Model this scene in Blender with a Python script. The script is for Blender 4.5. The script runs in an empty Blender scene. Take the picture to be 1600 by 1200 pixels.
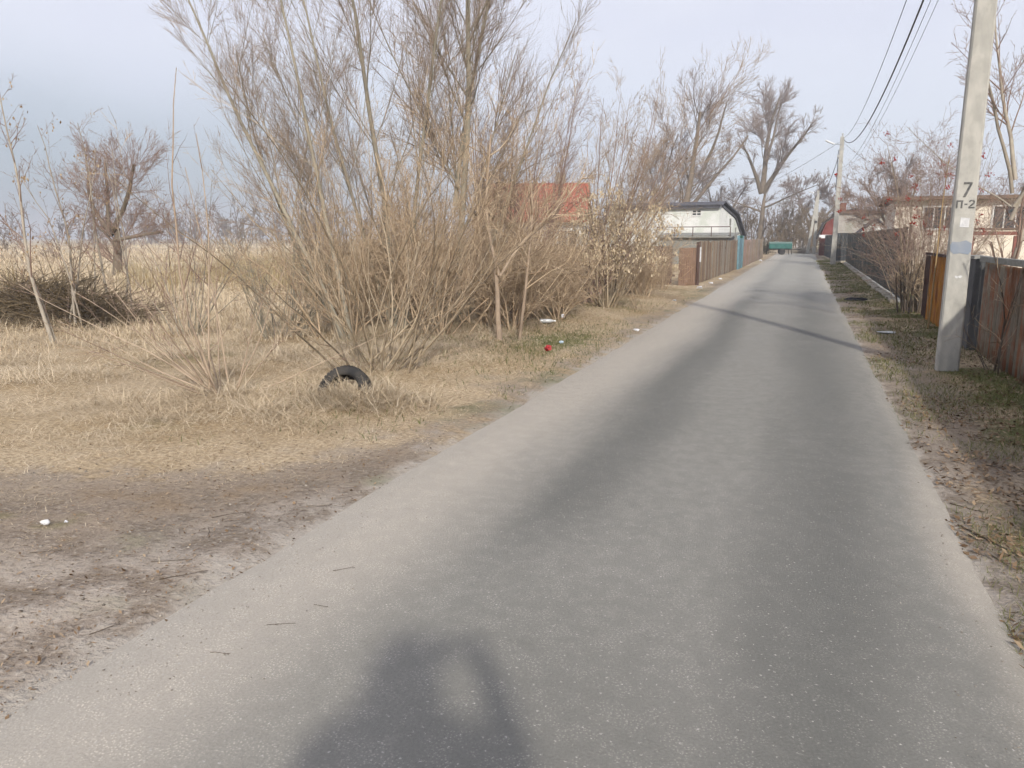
import bpy, math, numpy as np
from mathutils import Vector
sc = bpy.context.scene
COL = sc.collection
R = math.radians

# ------------------------------------------------------------------ camera
CAM_H, PITCH, YAW = 1.6, 10.758, 20.43
cd = bpy.data.cameras.new('camera'); cam = bpy.data.objects.new('camera', cd); COL.objects.link(cam)
cam.location = (0, 0, CAM_H); cam.rotation_euler = (R(90 - PITCH), 0, R(YAW))
cd.sensor_width = 36; cd.lens = 27.0; cd.clip_start = 0.05; cd.clip_end = 6000
sc.camera = cam

# ------------------------------------------------------------------ world, sun, exposure
SUN_EL, SUN_AZ = 29.3, 154.65           # azimuth clockwise from +Y (the road's direction)
w = bpy.data.worlds.new('World'); sc.world = w; w.use_nodes = True
nt = w.node_tree; nt.nodes.clear()
def N(tree, kind, **kw):
    n = tree.nodes.new(kind)
    for k, v in kw.items():
        if k.startswith('i_'):
            key = k[2:]; key = int(key) if key.isdigit() else key
            n.inputs[key].default_value = v
        else: setattr(n, k, v)
    return n
def M(tree, op, a, b=None, c=None, clamp=False):
    n = tree.nodes.new('ShaderNodeMath'); n.operation = op; n.use_clamp = clamp
    for i, v in enumerate((a, b, c)):
        if v is None: continue
        if isinstance(v, (int, float)): n.inputs[i].default_value = v
        else: tree.links.new(v, n.inputs[i])
    return n.outputs[0]
def SS(tree, v, lo, hi):
    n = tree.nodes.new('ShaderNodeMapRange'); n.interpolation_type = 'SMOOTHSTEP'
    tree.links.new(v, n.inputs[0]); n.inputs[1].default_value = lo; n.inputs[2].default_value = hi
    return n.outputs[0]
def MIX(tree, f, a, b, blend='MIX'):
    n = tree.nodes.new('ShaderNodeMix'); n.data_type = 'RGBA'; n.blend_type = blend
    for i, v in ((0, f), (6, a), (7, b)):
        if isinstance(v, (int, float)): n.inputs[i].default_value = v
        elif isinstance(v, tuple): n.inputs[i].default_value = (*v[:3], 1)
        else: tree.links.new(v, n.inputs[i])
    return n.outputs[2]
tc = N(nt, 'ShaderNodeTexCoord')
sky = N(nt, 'ShaderNodeTexSky', sky_type='NISHITA', sun_disc=False, sun_elevation=R(SUN_EL), sun_rotation=R(SUN_AZ), altitude=100, air_density=1.0, dust_density=2.0)
sxyz = N(nt, 'ShaderNodeSeparateXYZ'); nt.links.new(tc.outputs['Generated'], sxyz.inputs[0])
el = sxyz.outputs[2]
ns = N(nt, 'ShaderNodeTexNoise', i_Scale=2.6, i_Detail=2.5, i_Roughness=0.55)
mp = N(nt, 'ShaderNodeMapping'); mp.inputs['Scale'].default_value = (1, 1, 2.6)
nt.links.new(tc.outputs['Generated'], mp.inputs[0]); nt.links.new(mp.outputs[0], ns.inputs['Vector'])
nz = M(nt, 'SUBTRACT', ns.outputs[0], 0.5)
# a dark grey-blue cloud bank low over the fields to the left, thin bright cloud everywhere else
dt = N(nt, 'ShaderNodeVectorMath', operation='DOT_PRODUCT'); nt.links.new(tc.outputs['Generated'], dt.inputs[0])
dt.inputs[1].default_value = (-math.sin(R(88)), math.cos(R(88)), 0)
bank = M(nt, 'MULTIPLY', SS(nt, M(nt, 'ADD', dt.outputs['Value'], M(nt, 'MULTIPLY', nz, 0.5)), 0.05, 0.95),
         M(nt, 'SUBTRACT', 1.0, SS(nt, M(nt, 'ADD', el, M(nt, 'MULTIPLY', nz, 0.16)), 0.03, 0.235)))
cloud = MIX(nt, SS(nt, M(nt, 'ADD', el, M(nt, 'MULTIPLY', nz, 0.25)), 0.0, 0.3), (0.60, 0.645, 0.73), (0.67, 0.68, 0.765))
cloud = MIX(nt, SS(nt, nz, -0.10, 0.22), cloud, MIX(nt, 1.0, cloud, (0.93, 0.94, 0.965), 'MULTIPLY'))
cloud = MIX(nt, bank, cloud, (0.285, 0.34, 0.405))
sk = MIX(nt, 1.0, sky.outputs[0], (0.08, 0.08, 0.08), 'MULTIPLY')
bg = N(nt, 'ShaderNodeBackground'); bg.inputs[1].default_value = 1.0
nt.links.new(MIX(nt, 0.86, sk, cloud), bg.inputs[0])
wo = N(nt, 'ShaderNodeOutputWorld'); nt.links.new(bg.outputs[0], wo.inputs[0])

sd = bpy.data.lights.new('sun', 'SUN'); sun = bpy.data.objects.new('sun', sd); COL.objects.link(sun)
sd.energy = 3.0; sd.angle = R(2.2); sd.color = (1.0, 0.94, 0.84)
ca = math.cos(R(SUN_EL))
sdir = Vector((math.sin(R(SUN_AZ)) * ca, math.cos(R(SUN_AZ)) * ca, math.sin(R(SUN_EL))))
sun.rotation_euler = (-sdir).to_track_quat('-Z', 'Y').to_euler(); sun.location = sdir * 50
vs = sc.view_settings; vs.view_transform = 'Standard'; vs.look = 'None'; vs.gamma = 1; vs.use_curve_mapping = False
vs.exposure = 0.45
cy = sc.cycles; cy.max_bounces = 4; cy.diffuse_bounces = 2; cy.glossy_bounces = 2; cy.transmission_bounces = 3; cy.transparent_max_bounces = 4; cy.caustics_reflective = False; cy.caustics_refractive = False; cy.volume_bounces = 0; cy.use_adaptive_sampling = True; cy.adaptive_threshold = 0.04; cy.adaptive_min_samples = 12
w.cycles.sampling_method = 'MANUAL'; w.cycles.sample_map_resolution = 512

# ------------------------------------------------------------------ helpers: objects
def thing(name, label, cat, loc=(0, 0, 0), rotz=0.0, group=None):
    o = bpy.data.objects.new(name, None); COL.objects.link(o); o.empty_display_size = 0.1
    o.location = loc; o.rotation_euler = (0, 0, rotz); o['label'] = label; o['category'] = cat
    if group: o['group'] = group
    return o
def tag(o, label=None, cat=None, group=None, kind=None):
    for k, v in (('label', label), ('category', cat), ('group', group), ('kind', kind)):
        if v: o[k] = v
    return o
def link(name, me, mat, parent=None, loc=None, kind=None, smooth=False):
    o = bpy.data.objects.new(name, me); COL.objects.link(o)
    if mat: me.materials.append(mat) if not me.materials else None
    if parent: o.parent = parent
    if loc: o.location = loc
    if kind: o['kind'] = kind
    if smooth:
        me.polygons.foreach_set('use_smooth', np.ones(len(me.polygons), bool))
    return o
def np_mesh(name, V, F, attrs=None):
    V = np.ascontiguousarray(V, np.float32); F = np.ascontiguousarray(F, np.int32)
    me = bpy.data.meshes.new(name); n, k = F.shape
    me.vertices.add(len(V)); me.vertices.foreach_set('co', V.ravel())
    me.loops.add(n * k); me.loops.foreach_set('vertex_index', F.ravel())
    me.polygons.add(n); me.polygons.foreach_set('loop_start', np.arange(0, n * k, k, dtype=np.int32))
    me.update(calc_edges=True)
    for key, arr in (attrs or {}).items():
        a = me.attributes.new(key, 'FLOAT', 'POINT'); a.data.foreach_set('value', np.ascontiguousarray(arr, np.float32))
    return me
class MB:
    """collects shapes of ONE part"""
    def __init__(s): s.v = []; s.f = []
    def add(s, V, F):
        o = len(s.v); s.v += [tuple(p) for p in V]; s.f += [tuple(i + o for i in q) for q in F]; return s
    def box(s, c, d, rz=0.0, tilt=None):
        x, y, z = (q / 2 for q in d); V = [(sx * x, sy * y, sz * z) for sz in (-1, 1) for sx, sy in ((-1, -1), (1, -1), (1, 1), (-1, 1))]
        V = np.array(V)
        if tilt:
            a, ax = tilt; ca_, sa = math.cos(a), math.sin(a)
            V = V @ (np.array([[1, 0, 0], [0, ca_, -sa], [0, sa, ca_]]) if ax == 'x' else np.array([[ca_, 0, sa], [0, 1, 0], [-sa, 0, ca_]])).T
        c_, s_ = math.cos(rz), math.sin(rz); V = V @ np.array([[c_, -s_, 0], [s_, c_, 0], [0, 0, 1]]).T + np.array(c)
        return s.add(V, [(3, 2, 1, 0), (4, 5, 6, 7), (0, 1, 5, 4), (1, 2, 6, 5), (2, 3, 7, 6), (3, 0, 4, 7)])
    def tube(s, pts, r, S=8, caps=True):
        pts = np.array(pts, float); K = len(pts); r = np.broadcast_to(np.array(r, float), (K,))
        V, F, _ = tubes([(pts[None], r[None], S)]); o = len(s.v)
        s.add(V, [tuple(q) for q in F])
        if caps: s.f += [tuple(o + i for i in range(S - 1, -1, -1)), tuple(o + (K - 1) * S + i for i in range(S))]
        return s
    def prism(s, poly, axis, a, b):
        """extrude a polygon (u,z) from a to b along axis 'x' or 'y'"""
        n = len(poly)
        P = lambda t: [((t, u, z) if axis == 'x' else (u, t, z)) for u, z in poly]
        return s.add(P(a) + P(b), [tuple(range(n - 1, -1, -1)), tuple(range(n, 2 * n))] + [(i, (i + 1) % n, n + (i + 1) % n, n + i) for i in range(n)])
    def lathe(s, prof, S=16, c=(0, 0, 0)):
        V = [(c[0] + r * math.cos(2 * math.pi * i / S), c[1] + r * math.sin(2 * math.pi * i / S), c[2] + z) for r, z in prof for i in range(S)]
        F = [(k * S + i, k * S + (i + 1) % S, (k + 1) * S + (i + 1) % S, (k + 1) * S + i) for k in range(len(prof) - 1) for i in range(S)]
        return s.add(V, F)
    def build(s, name, mat, parent=None, smooth=False, bevel=0, loc=None, kind=None):
        me = bpy.data.meshes.new(name); me.from_pydata(s.v, [], s.f); me.update()
        o = link(name, me, mat, parent, loc, kind, smooth)
        if bevel:
            m = o.modifiers.new('bevel', 'BEVEL'); m.width = bevel; m.segments = 2; m.limit_method = 'ANGLE'
        return o
def tubes(sets):
    Vs, Fs, Ts = [], [], []; off = 0
    for it in sets:
        pts, rad, S = it[:3]; tint = it[3] if len(it) > 3 else np.zeros(len(pts))
        n, K, _ = pts.shape
        tan = np.gradient(pts, axis=1) if K > 1 else np.zeros_like(pts)
        tan /= np.linalg.norm(tan, axis=2, keepdims=True) + 1e-9
        dr = pts[:, -1] - pts[:, 0]; dr /= np.linalg.norm(dr, axis=1, keepdims=True) + 1e-9
        ref = np.where(np.abs(dr[:, 2:3]) > 0.9, np.array([[1.0, 0, 0]]), np.array([[0, 0, 1.0]]))
        a = np.cross(dr, ref)[:, None, :] * np.ones((1, K, 1)); a -= (a * tan).sum(2, keepdims=True) * tan
        a /= np.linalg.norm(a, axis=2, keepdims=True) + 1e-9; b = np.cross(tan, a)
        th = 2 * np.pi * np.arange(S) / S
        V = pts[:, :, None, :] + rad[:, :, None, None] * (np.cos(th)[None, None, :, None] * a[:, :, None, :] + np.sin(th)[None, None, :, None] * b[:, :, None, :])
        idx = np.arange(n * K * S).reshape(n, K, S) + off
        i0 = idx[:, :-1]; i1 = idx[:, 1:]
        Fs.append(np.stack([i0, np.roll(i0, -1, 2), np.roll(i1, -1, 2), i1], -1).reshape(-1, 4)); Vs.append(V.reshape(-1, 3)); off += n * K * S
        Ts.append(np.repeat(tint, K * S))
    return np.concatenate(Vs), np.concatenate(Fs), np.concatenate(Ts)

# value noise on the plane
def vnoise(x, y, seed=0):
    xi = np.floor(x).astype(np.int64); yi = np.floor(y).astype(np.int64); fx = x - xi; fy = y - yi
    fx = fx * fx * (3 - 2 * fx); fy = fy * fy * (3 - 2 * fy)
    def h(a, b):
        q = (a * 374761393 + b * 668265263 + seed * 982451653) & 0xffffffff
        q = ((q ^ (q >> 13)) * 1274126177) & 0xffffffff
        return ((q ^ (q >> 16)) & 0xffff) / 65535.0
    return (h(xi, yi) * (1 - fx) + h(xi + 1, yi) * fx) * (1 - fy) + (h(xi, yi + 1) * (1 - fx) + h(xi + 1, yi + 1) * fx) * fy
def fbm(x, y, sc_, seed=0, oc=4):
    s = 0; a = 0.5; t = 0
    for i in range(oc): s = s + a * vnoise(x * sc_ + 17.3 * i, y * sc_ - 9.1 * i, seed + i); t += a; a *= 0.5; sc_ *= 2.03
    return s / t
def sstep(v, lo, hi):
    t = np.clip((v - lo) / (hi - lo), 0, 1); return t * t * (3 - 2 * t)

# ------------------------------------------------------------------ helpers: materials
MATS = {}
def new_mat(name):
    m = bpy.data.materials.new(name); m.use_nodes = True; t = m.node_tree; b = t.nodes['Principled BSDF']
    b.inputs['Specular IOR Level'].default_value = 0.25
    MATS[name] = m; return m, t, b
def noise_node(t, vec, scale, detail=4, rough=0.55, stretch=None, flat=False):
    if stretch:
        mpn = t.nodes.new('ShaderNodeMapping'); mpn.inputs['Scale'].default_value = stretch; t.links.new(vec, mpn.inputs[0]); vec = mpn.outputs[0]
    n = N(t, 'ShaderNodeTexNoise', i_Scale=scale, i_Detail=float(detail), i_Roughness=rough); t.links.new(vec, n.inputs['Vector'])
    if flat: n.noise_dimensions = '2D'
    return n.outputs[0]
def bump(t, b, h, strength=0.3, dist=0.01):
    n = N(t, 'ShaderNodeBump'); n.inputs['Strength'].default_value = strength; n.inputs['Distance'].default_value = dist
    t.links.new(h, n.inputs['Height']); t.links.new(n.outputs[0], b.inputs['Normal'])
def mat(name, c1, c2=None, scale=6.0, rough=0.85, stretch=None, bmp=0.2, bdist=0.006, c3=None, s3=1.3, metal=0.0, lo=0.35, hi=0.65, lo3=0.45, hi3=0.62, spec=None):
    """procedural two or three tone paint, wood, concrete..."""
    m, t, b = new_mat(name); g = N(t, 'ShaderNodeTexCoord').outputs['Object']
    n1 = noise_node(t, g, scale, 5, 0.6, stretch)
    col = MIX(t, SS(t, n1, lo, hi), c1, c2 or tuple(q * 0.75 for q in c1))
    if c3: col = MIX(t, SS(t, noise_node(t, g, s3, 4, 0.6, stretch), lo3, hi3), col, c3)
    t.links.new(col, b.inputs['Base Color']); b.inputs['Roughness'].default_value = rough; b.inputs['Metallic'].default_value = metal
    if spec is not None: b.inputs['Specular IOR Level'].default_value = spec
    if bmp: bump(t, b, n1, bmp, bdist)
    return m
def tint_mat(name, c1, c2, c3=None, rough=0.9, noise=8.0, trans=0.0):
    """colour picked per blade or per branch from the 'tint' attribute, with grain"""
    m, t, b = new_mat(name); at = N(t, 'ShaderNodeAttribute', attribute_name='tint'); g = N(t, 'ShaderNodeTexCoord').outputs['Object']
    f = at.outputs['Fac']
    if c3:
        col = MIX(t, SS(t, f, 0.0, 0.5), c1, c2); col = MIX(t, SS(t, f, 0.55, 1.0), col, c3)
    else: col = MIX(t, f, c1, c2)
    n1 = noise_node(t, g, noise, 1)
    col = MIX(t, 1.0, col, MIX(t, n1, (0.7, 0.7, 0.7), (1.25, 1.25, 1.25)), 'MULTIPLY')
    t.links.new(col, b.inputs['Base Color']); b.inputs['Roughness'].default_value = rough; b.inputs['Specular IOR Level'].default_value = 0.15
    if trans:
        tr = N(t, 'ShaderNodeBsdfTranslucent'); t.links.new(col, tr.inputs[0]); mx = N(t, 'ShaderNodeMixShader', i_0=trans)
        t.links.new(b.outputs[0], mx.inputs[1]); t.links.new(tr.outputs[0], mx.inputs[2]); t.links.new(mx.outputs[0], t.nodes['Material Output'].inputs[0])
    return m

# ------------------------------------------------------------------ helpers: plants
def lv(n=0, ln=0.5, ang=35, angv=10, up=0.02, w=0.08, K=5, S=3, rr=0.55, t0=0.25, taper=0.3, fall=0.5):
    return dict(n=n, ln=ln, ang=ang, angv=angv, up=up, w=w, K=K, S=S, rr=rr, t0=t0, taper=taper, fall=fall)
def grow(rng, P, D, L, Rr, levels, rmin=0.0022):
    P = np.array(P, float); D = np.array(D, float); D /= np.linalg.norm(D, axis=1, keepdims=True); L = np.array(L, float); Rr = np.array(Rr, float); out = []
    for i, l in enumerate(levels):
        K = l['K']; n = len(P); pts = np.empty((n, K, 3)); p = P.copy(); d = D.copy(); pts[:, 0] = p; tans = np.empty((n, K, 3)); tans[:, 0] = d
        for k in range(1, K):
            d = d + rng.normal(0, l['w'], (n, 3)); d[:, 2] += l['up']; d /= np.linalg.norm(d, axis=1, keepdims=True)
            p = p + d * (L / (K - 1))[:, None]; pts[:, k] = p; tans[:, k] = d
        t = np.linspace(0, 1, K)[None, :]; rad = np.maximum(Rr[:, None] * (1 - (1 - l['taper']) * t), rmin * 0.6)
        out.append((pts, rad, l['S'], rng.random(n)))
        if i + 1 == len(levels): break
        c = levels[i + 1]; cnt = np.maximum(rng.poisson(c['n'] * L / L.mean()), 1 if i == 0 else 0); idx = np.repeat(np.arange(n), cnt)
        tt = rng.uniform(c['t0'], 0.98, len(idx)); s = tt * (K - 1); k0 = np.minimum(s.astype(int), K - 2); f = (s - k0)[:, None]
        P = pts[idx, k0] * (1 - f) + pts[idx, k0 + 1] * f; tn = tans[idx, np.minimum(k0 + 1, K - 1)]
        r = rng.normal(0, 1, tn.shape); r -= (r * tn).sum(1, keepdims=True) * tn; r /= np.linalg.norm(r, axis=1, keepdims=True) + 1e-9
        a = np.radians(rng.normal(c['ang'], c['angv'], len(idx)))[:, None]
        D = np.cos(a) * tn + np.sin(a) * r
        rad0 = rad[idx, k0]; Lp = L[idx]
        L = Lp * c['ln'] * (1 - c['fall'] * tt) * rng.uniform(0.55, 1.25, len(idx)); Rr = np.maximum(rad0 * c['rr'] * rng.uniform(0.7, 1.1, len(idx)), rmin)
    return out
def fan(rng, n, lo, hi, L, Lv, r, spread=0.05, az=None, azv=60):
    """n stems rising from one root: tilt lo..hi degrees from vertical"""
    th = np.radians(rng.uniform(lo, hi, n)); ph = rng.uniform(0, 2 * np.pi, n) if az is None else np.radians(rng.normal(az, azv, n))
    D = np.stack([np.sin(th) * np.cos(ph), np.sin(th) * np.sin(ph), np.cos(th)], 1)
    P = np.stack([np.cos(ph) * rng.uniform(0, spread, n), np.sin(ph) * rng.uniform(0, spread, n), np.full(n, -0.05)], 1)
    return P, D, L * rng.uniform(1 - Lv, 1 + Lv, n), r * rng.uniform(0.65, 1.15, n)
def plant(name, label, cat, loc, sets, m_stem, m_twig, split=1, group=None, stem='stem', crown='branches', rotz=0.0, each=True, scale=None):
    t = thing(name, label, cat, (loc[0], loc[1], gz1(loc[0], loc[1]) if len(loc) < 3 else loc[2]), rotz, group)
    st = sets[:split]
    if each:
        for pts, rad, S, tn in st[:1]:
            for i in range(len(pts)):
                V, F, T = tubes([(pts[i:i + 1], rad[i:i + 1], S, tn[i:i + 1])]); link(stem, np_mesh(stem, V, F, {'tint': T}), m_stem, t, smooth=True)
        st = st[1:]
    if st:
        V, F, T = tubes(st); link('trunk' if stem != 'trunk' and not each else 'limbs', np_mesh('limbs', V, F, {'tint': T}), m_stem, t, smooth=True)
    if len(sets) > split:
        V, F, T = tubes(sets[split:]); link(crown, np_mesh(crown, V, F, {'tint': T}), m_twig, t, kind='stuff', smooth=True)
    return t
def copy_tree(o, loc, rotz, scale=1.0, parent=None, label=None):
    c = o.copy(); COL.objects.link(c); c.location = loc; c.rotation_euler = (0, 0, rotz); c.scale = (scale,) * 3 if not isinstance(scale, tuple) else scale
    if label: c['label'] = label
    for ch in o.children:
        d = ch.copy(); COL.objects.link(d); d.parent = c
    return c

# ================================================================== GROUND AND ROAD
ROAD_L, ROAD_R, ROAD_END = -2.40, 0.85, 92.0
def edge_l(Y): return ROAD_L + 0.10 * (fbm(Y * 0 + 3.1, Y, 0.25, 5) - 0.5) + 0.07 * (fbm(Y * 0 + 1.1, Y, 2.3, 6) - 0.5)
def edge_r(Y): return ROAD_R + 0.06 * (fbm(Y * 0 + 8.7, Y, 0.2, 7) - 0.5) + 0.05 * (fbm(Y * 0 + 2.4, Y, 2.6, 8) - 0.5) + 0.0045 * np.maximum(Y - 15, 0)
def straw_depth(X, Y):
    """how far (m) a point on the left lies inside the dry grass, away from the bare soil beside the road"""
    yb = np.interp(X, [-60, -8, -5.1, -4.2, -3.4, -3.0, -2.8], [1.2, 2.9, 3.5, 3.8, 4.15, 4.7, 5.4])
    return np.minimum((Y - yb) * 0.9, (-2.62 - X) * 1.0) + (fbm(X, Y, 0.9, 21) - 0.5) * 1.0
def gz(X, Y):
    X = np.asarray(X, float); Y = np.asarray(Y, float)
    inroad = sstep(X, ROAD_L - 0.22, ROAD_L + 0.03) * (1 - sstep(X, ROAD_R - 0.03, ROAD_R + 0.22)) * (1 - sstep(Y, ROAD_END - 3, ROAD_END + 4))
    z = 0.006 + 0.05 * (fbm(X, Y, 0.35, 1) - 0.4) + 0.035 * (fbm(X, Y, 1.7, 2) - 0.5)
    z = z + 0.14 * sstep(X, -9, -5.5) * (1 - sstep(X, -4.4, -3.2)) * sstep(Y, 5.5, 8) * fbm(X, Y, 0.6, 3)
    z = z + 0.02 * sstep(fbm(X, Y, 0.5, 9), 0.5, 0.7) * (X < -3)
    z = z + 0.05 * sstep(X, 1.6, 2.4)
    return z * (1 - inroad) - 0.015 * inroad
def gz1(x, y): return float(gz(np.array([x]), np.array([y]))[0])
def axis(lo, a, b, hi, step, g=1.16):
    mid = list(np.arange(a, b + 1e-6, step)); s = step; q = a; left = []
    while q > lo: s *= g; q -= s; left.append(q)
    s = step; q = b; right = []
    while q < hi: s *= g; q += s; right.append(q)
    return np.array(left[::-1] + mid + right)
gx = axis(-2500, -14, 3.5, 2500, 0.15); gy = axis(-1500, 0.5, 24, 3500, 0.16)
GX, GY = np.meshgrid(gx, gy, indexing='xy'); nx, ny = len(gx), len(gy)
Vg = np.stack([GX, GY, gz(GX, GY)], -1).reshape(-1, 3)
ii = np.arange(nx * ny).reshape(ny, nx)
Fg = np.stack([ii[:-1, :-1], ii[:-1, 1:], ii[1:, 1:], ii[1:, :-1]], -1).reshape(-1, 4)
xs, ys = Vg[:, 0], Vg[:, 1]
soil = np.where(xs < -0.8, 1 - sstep(straw_depth(xs, ys), -0.75, 1.05), 1 - 0.75 * sstep(xs + (fbm(xs, ys, 1.1, 31) - 0.5) * 1.3, 1.0, 2.2))
green = sstep(fbm(xs, ys, 0.8, 41), 0.50, 0.66) * np.where(xs < 0, 0.5 * (xs > -9) * (1 - sstep(ys, 20, 50)) , 1.0 * sstep(xs, 1.2, 1.9))
green = np.maximum(green, np.exp(-(((xs + 3.5) / 0.7) ** 2 + ((ys - 11.3) / 1.5) ** 2)) * 0.75)
m, t, b = new_mat('ground'); g = N(t, 'ShaderNodeTexCoord').outputs['Object']
A = lambda k: N(t, 'ShaderNodeAttribute', attribute_name=k).outputs['Fac']
n_f = noise_node(t, g, 26, 3, 0.7, None, True); n_m = noise_node(t, g, 3.0, 4, 0.62, None, True); n_b = noise_node(t, g, 0.55, 2, 0.5, None, True); n_far = noise_node(t, g, 0.03, 3, 0.6, None, True)
straw = MIX(t, SS(t, n_f, 0.3, 0.7), (0.40, 0.332, 0.232), (0.67, 0.58, 0.435))
straw = MIX(t, SS(t, n_b, 0.38, 0.68), straw, MIX(t, 1.0, straw, (0.82, 0.78, 0.70), 'MULTIPLY'))
straw = MIX(t, SS(t, n_far, 0.42, 0.62), straw, MIX(t, 1.0, straw, (0.78, 0.72, 0.66), 'MULTIPLY'))
earth = MIX(t, SS(t, n_m, 0.34, 0.66), (0.185, 0.152, 0.122), (0.32, 0.28, 0.238))
earth = MIX(t, SS(t, n_f, 0.52, 0.78), earth, (0.34, 0.305, 0.265))
earth = MIX(t, SS(t, n_f, 0.40, 0.26), earth, (0.095, 0.07, 0.05))
earth = MIX(t, SS(t, n_b, 0.45, 0.62), earth, MIX(t, 1.0, earth, (1.18, 1.16, 1.14), 'MULTIPLY'))
earth = MIX(t, M(t, 'MULTIPLY', A('thatch'), SS(t, n_m, 0.25, 0.7)), earth, MIX(t, n_f, (0.15, 0.11, 0.08), (0.32, 0.245, 0.165)))
dst = SS(t, M(t, 'ADD', A('dust'), M(t, 'MULTIPLY', M(t, 'SUBTRACT', n_m, 0.5), 1.2)), 0.35, 0.85)
earth = MIX(t, dst, earth, MIX(t, n_f, (0.32, 0.285, 0.245), (0.42, 0.38, 0.33)))
grn = MIX(t, n_f, (0.085, 0.10, 0.035), (0.17, 0.165, 0.07))
so = SS(t, M(t, 'ADD', A('soil'), M(t, 'MULTIPLY', M(t, 'SUBTRACT', n_m, 0.5), 1.3)), 0.15, 0.9)
gr = SS(t, M(t, 'ADD', A('green'), M(t, 'MULTIPLY', M(t, 'SUBTRACT', n_m, 0.5), 0.9)), 0.25, 0.95)
t.links.new(MIX(t, gr, MIX(t, so, straw, earth), grn), b.inputs['Base Color']); b.inputs['Roughness'].default_value = 0.95; b.inputs['Specular IOR Level'].default_value = 0.1
bump(t, b, M(t, 'ADD', n_f, M(t, 'MULTIPLY', n_m, 2.0)), 0.75, 0.02)
ground = tag(link('ground', np_mesh('ground', Vg, Fg, {'soil': soil, 'green': green, 'dust': np.exp(-np.maximum(ROAD_L - xs, 0) / 0.30) * np.exp(-np.maximum(xs - ROAD_R - 0.0045 * np.maximum(ys - 15, 0), 0) / 0.09) * (np.abs(xs) < 6), 'thatch': np.where(xs < 0, np.exp(-((straw_depth(xs, ys) + 0.55) / 0.75) ** 2), 0.75 * sstep(xs + (fbm(xs, ys, 1.6, 33) - .5) * .9, 0.8, 1.4))}), m, smooth=True), kind='structure')

# asphalt lane
ry = np.concatenate([np.arange(-6, 26, 0.13), np.arange(26, ROAD_END + 0.1, 0.6)]); nc = 19
el_, er_ = edge_l(ry), edge_r(ry); end = sstep(ry, ROAD_END - 8, ROAD_END); el_ = el_ + end * 0.3; er_ = er_ + end * 2.0
u = np.linspace(0, 1, nc)[None, :]
RX = el_[:, None] * (1 - u) + er_[:, None] * u; RY = np.repeat(ry[:, None], nc, 1)
RZ = 0.010 + 0.028 * (1 - (2 * u - 1) ** 2) + 0.010 * (fbm(RX, RY, 0.5, 51) - 0.5)
RX = np.concatenate([RX[:, :1] - 0.16, RX, RX[:, -1:] + 0.16], 1); RY = np.concatenate([RY[:, :1], RY, RY[:, -1:]], 1); RZ = np.concatenate([RZ[:, :1] * 0 - 0.03, RZ, RZ[:, -1:] * 0 - 0.03], 1)
nc += 2; ii = np.arange(len(ry) * nc).reshape(len(ry), nc)
Fr = np.stack([ii[:-1, :-1], ii[:-1, 1:], ii[1:, 1:], ii[1:, :-1]], -1).reshape(-1, 4)
across = np.repeat(np.concatenate([[0], np.linspace(0, 1, nc - 2), [1]])[None, :], len(ry), 0).ravel()
m, t, b = new_mat('asphalt'); g = N(t, 'ShaderNodeTexCoord').outputs['Object']; ac = N(t, 'ShaderNodeAttribute', attribute_name='across').outputs['Fac']
n_st = noise_node(t, g, 0.9, 3, 0.5, (1.0, 0.22, 1), True); n_fn = noise_node(t, g, 85, 2, 0.75, None, True); n_g = noise_node(t, g, 9, 3, 0.65, None, True); n_p = noise_node(t, g, 1.0, 3, 0.6, None, True)
wob = M(t, 'ADD', ac, M(t, 'MULTIPLY', M(t, 'SUBTRACT', n_st, 0.5), 0.17))
def band(c, wd): return M(t, 'SUBTRACT', 1.0, SS(t, M(t, 'ABSOLUTE', M(t, 'SUBTRACT', wob, c)), 0.0, wd))
sy = N(t, 'ShaderNodeSeparateXYZ'); t.links.new(g, sy.inputs[0])
tracks = M(t, 'MAXIMUM', M(t, 'MULTIPLY', band(0.37, 0.14), SS(t, sy.outputs[1], 2.9, 4.4)), M(t, 'MAXIMUM', band(0.80, 0.17), M(t, 'MULTIPLY', SS(t, sy.outputs[1], 3.6, 1.4), M(t, 'MULTIPLY', SS(t, wob, 0.28, 0.5), 0.55))))
dust = M(t, 'MAXIMUM', SS(t, wob, 0.36, 0.10), SS(t, wob, 0.94, 1.04))
base = MIX(t, SS(t, n_g, 0.3, 0.7), (0.204, 0.197, 0.176), (0.220, 0.212, 0.190))
base = MIX(t, M(t, 'MULTIPLY', tracks, 0.82), base, (0.123, 0.122, 0.111))
base = MIX(t, M(t, 'MULTIPLY', dust, M(t, 'ADD', 0.70, M(t, 'MULTIPLY', n_p, 0.3))), base, (0.40, 0.362, 0.31))
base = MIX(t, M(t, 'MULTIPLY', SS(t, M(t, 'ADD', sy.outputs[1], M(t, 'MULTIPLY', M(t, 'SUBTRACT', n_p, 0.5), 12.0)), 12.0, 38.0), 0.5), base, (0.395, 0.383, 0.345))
base = MIX(t, M(t, 'MULTIPLY', SS(t, n_p, 0.48, 0.72), 0.10), base, (0.28, 0.264, 0.242))
sp2 = N(t, 'ShaderNodeTexVoronoi', i_Scale=21.0); t.links.new(g, sp2.inputs['Vector'])
base = MIX(t, M(t, 'MULTIPLY', SS(t, sp2.outputs['Distance'], 0.16, 0.05), SS(t, n_fn, 0.5, 0.66)), base, (0.38, 0.36, 0.33))
n_cr = noise_node(t, g, 5.5, 5, 0.72, None, True); sp2.voronoi_dimensions = '2D'
base = MIX(t, SS(t, n_cr, 0.62, 0.72), base, MIX(t, 1.0, base, (1.10, 1.095, 1.09), 'MULTIPLY'))
base = MIX(t, SS(t, n_cr, 0.38, 0.30), base, MIX(t, 1.0, base, (0.93, 0.93, 0.93), 'MULTIPLY'))
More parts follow.
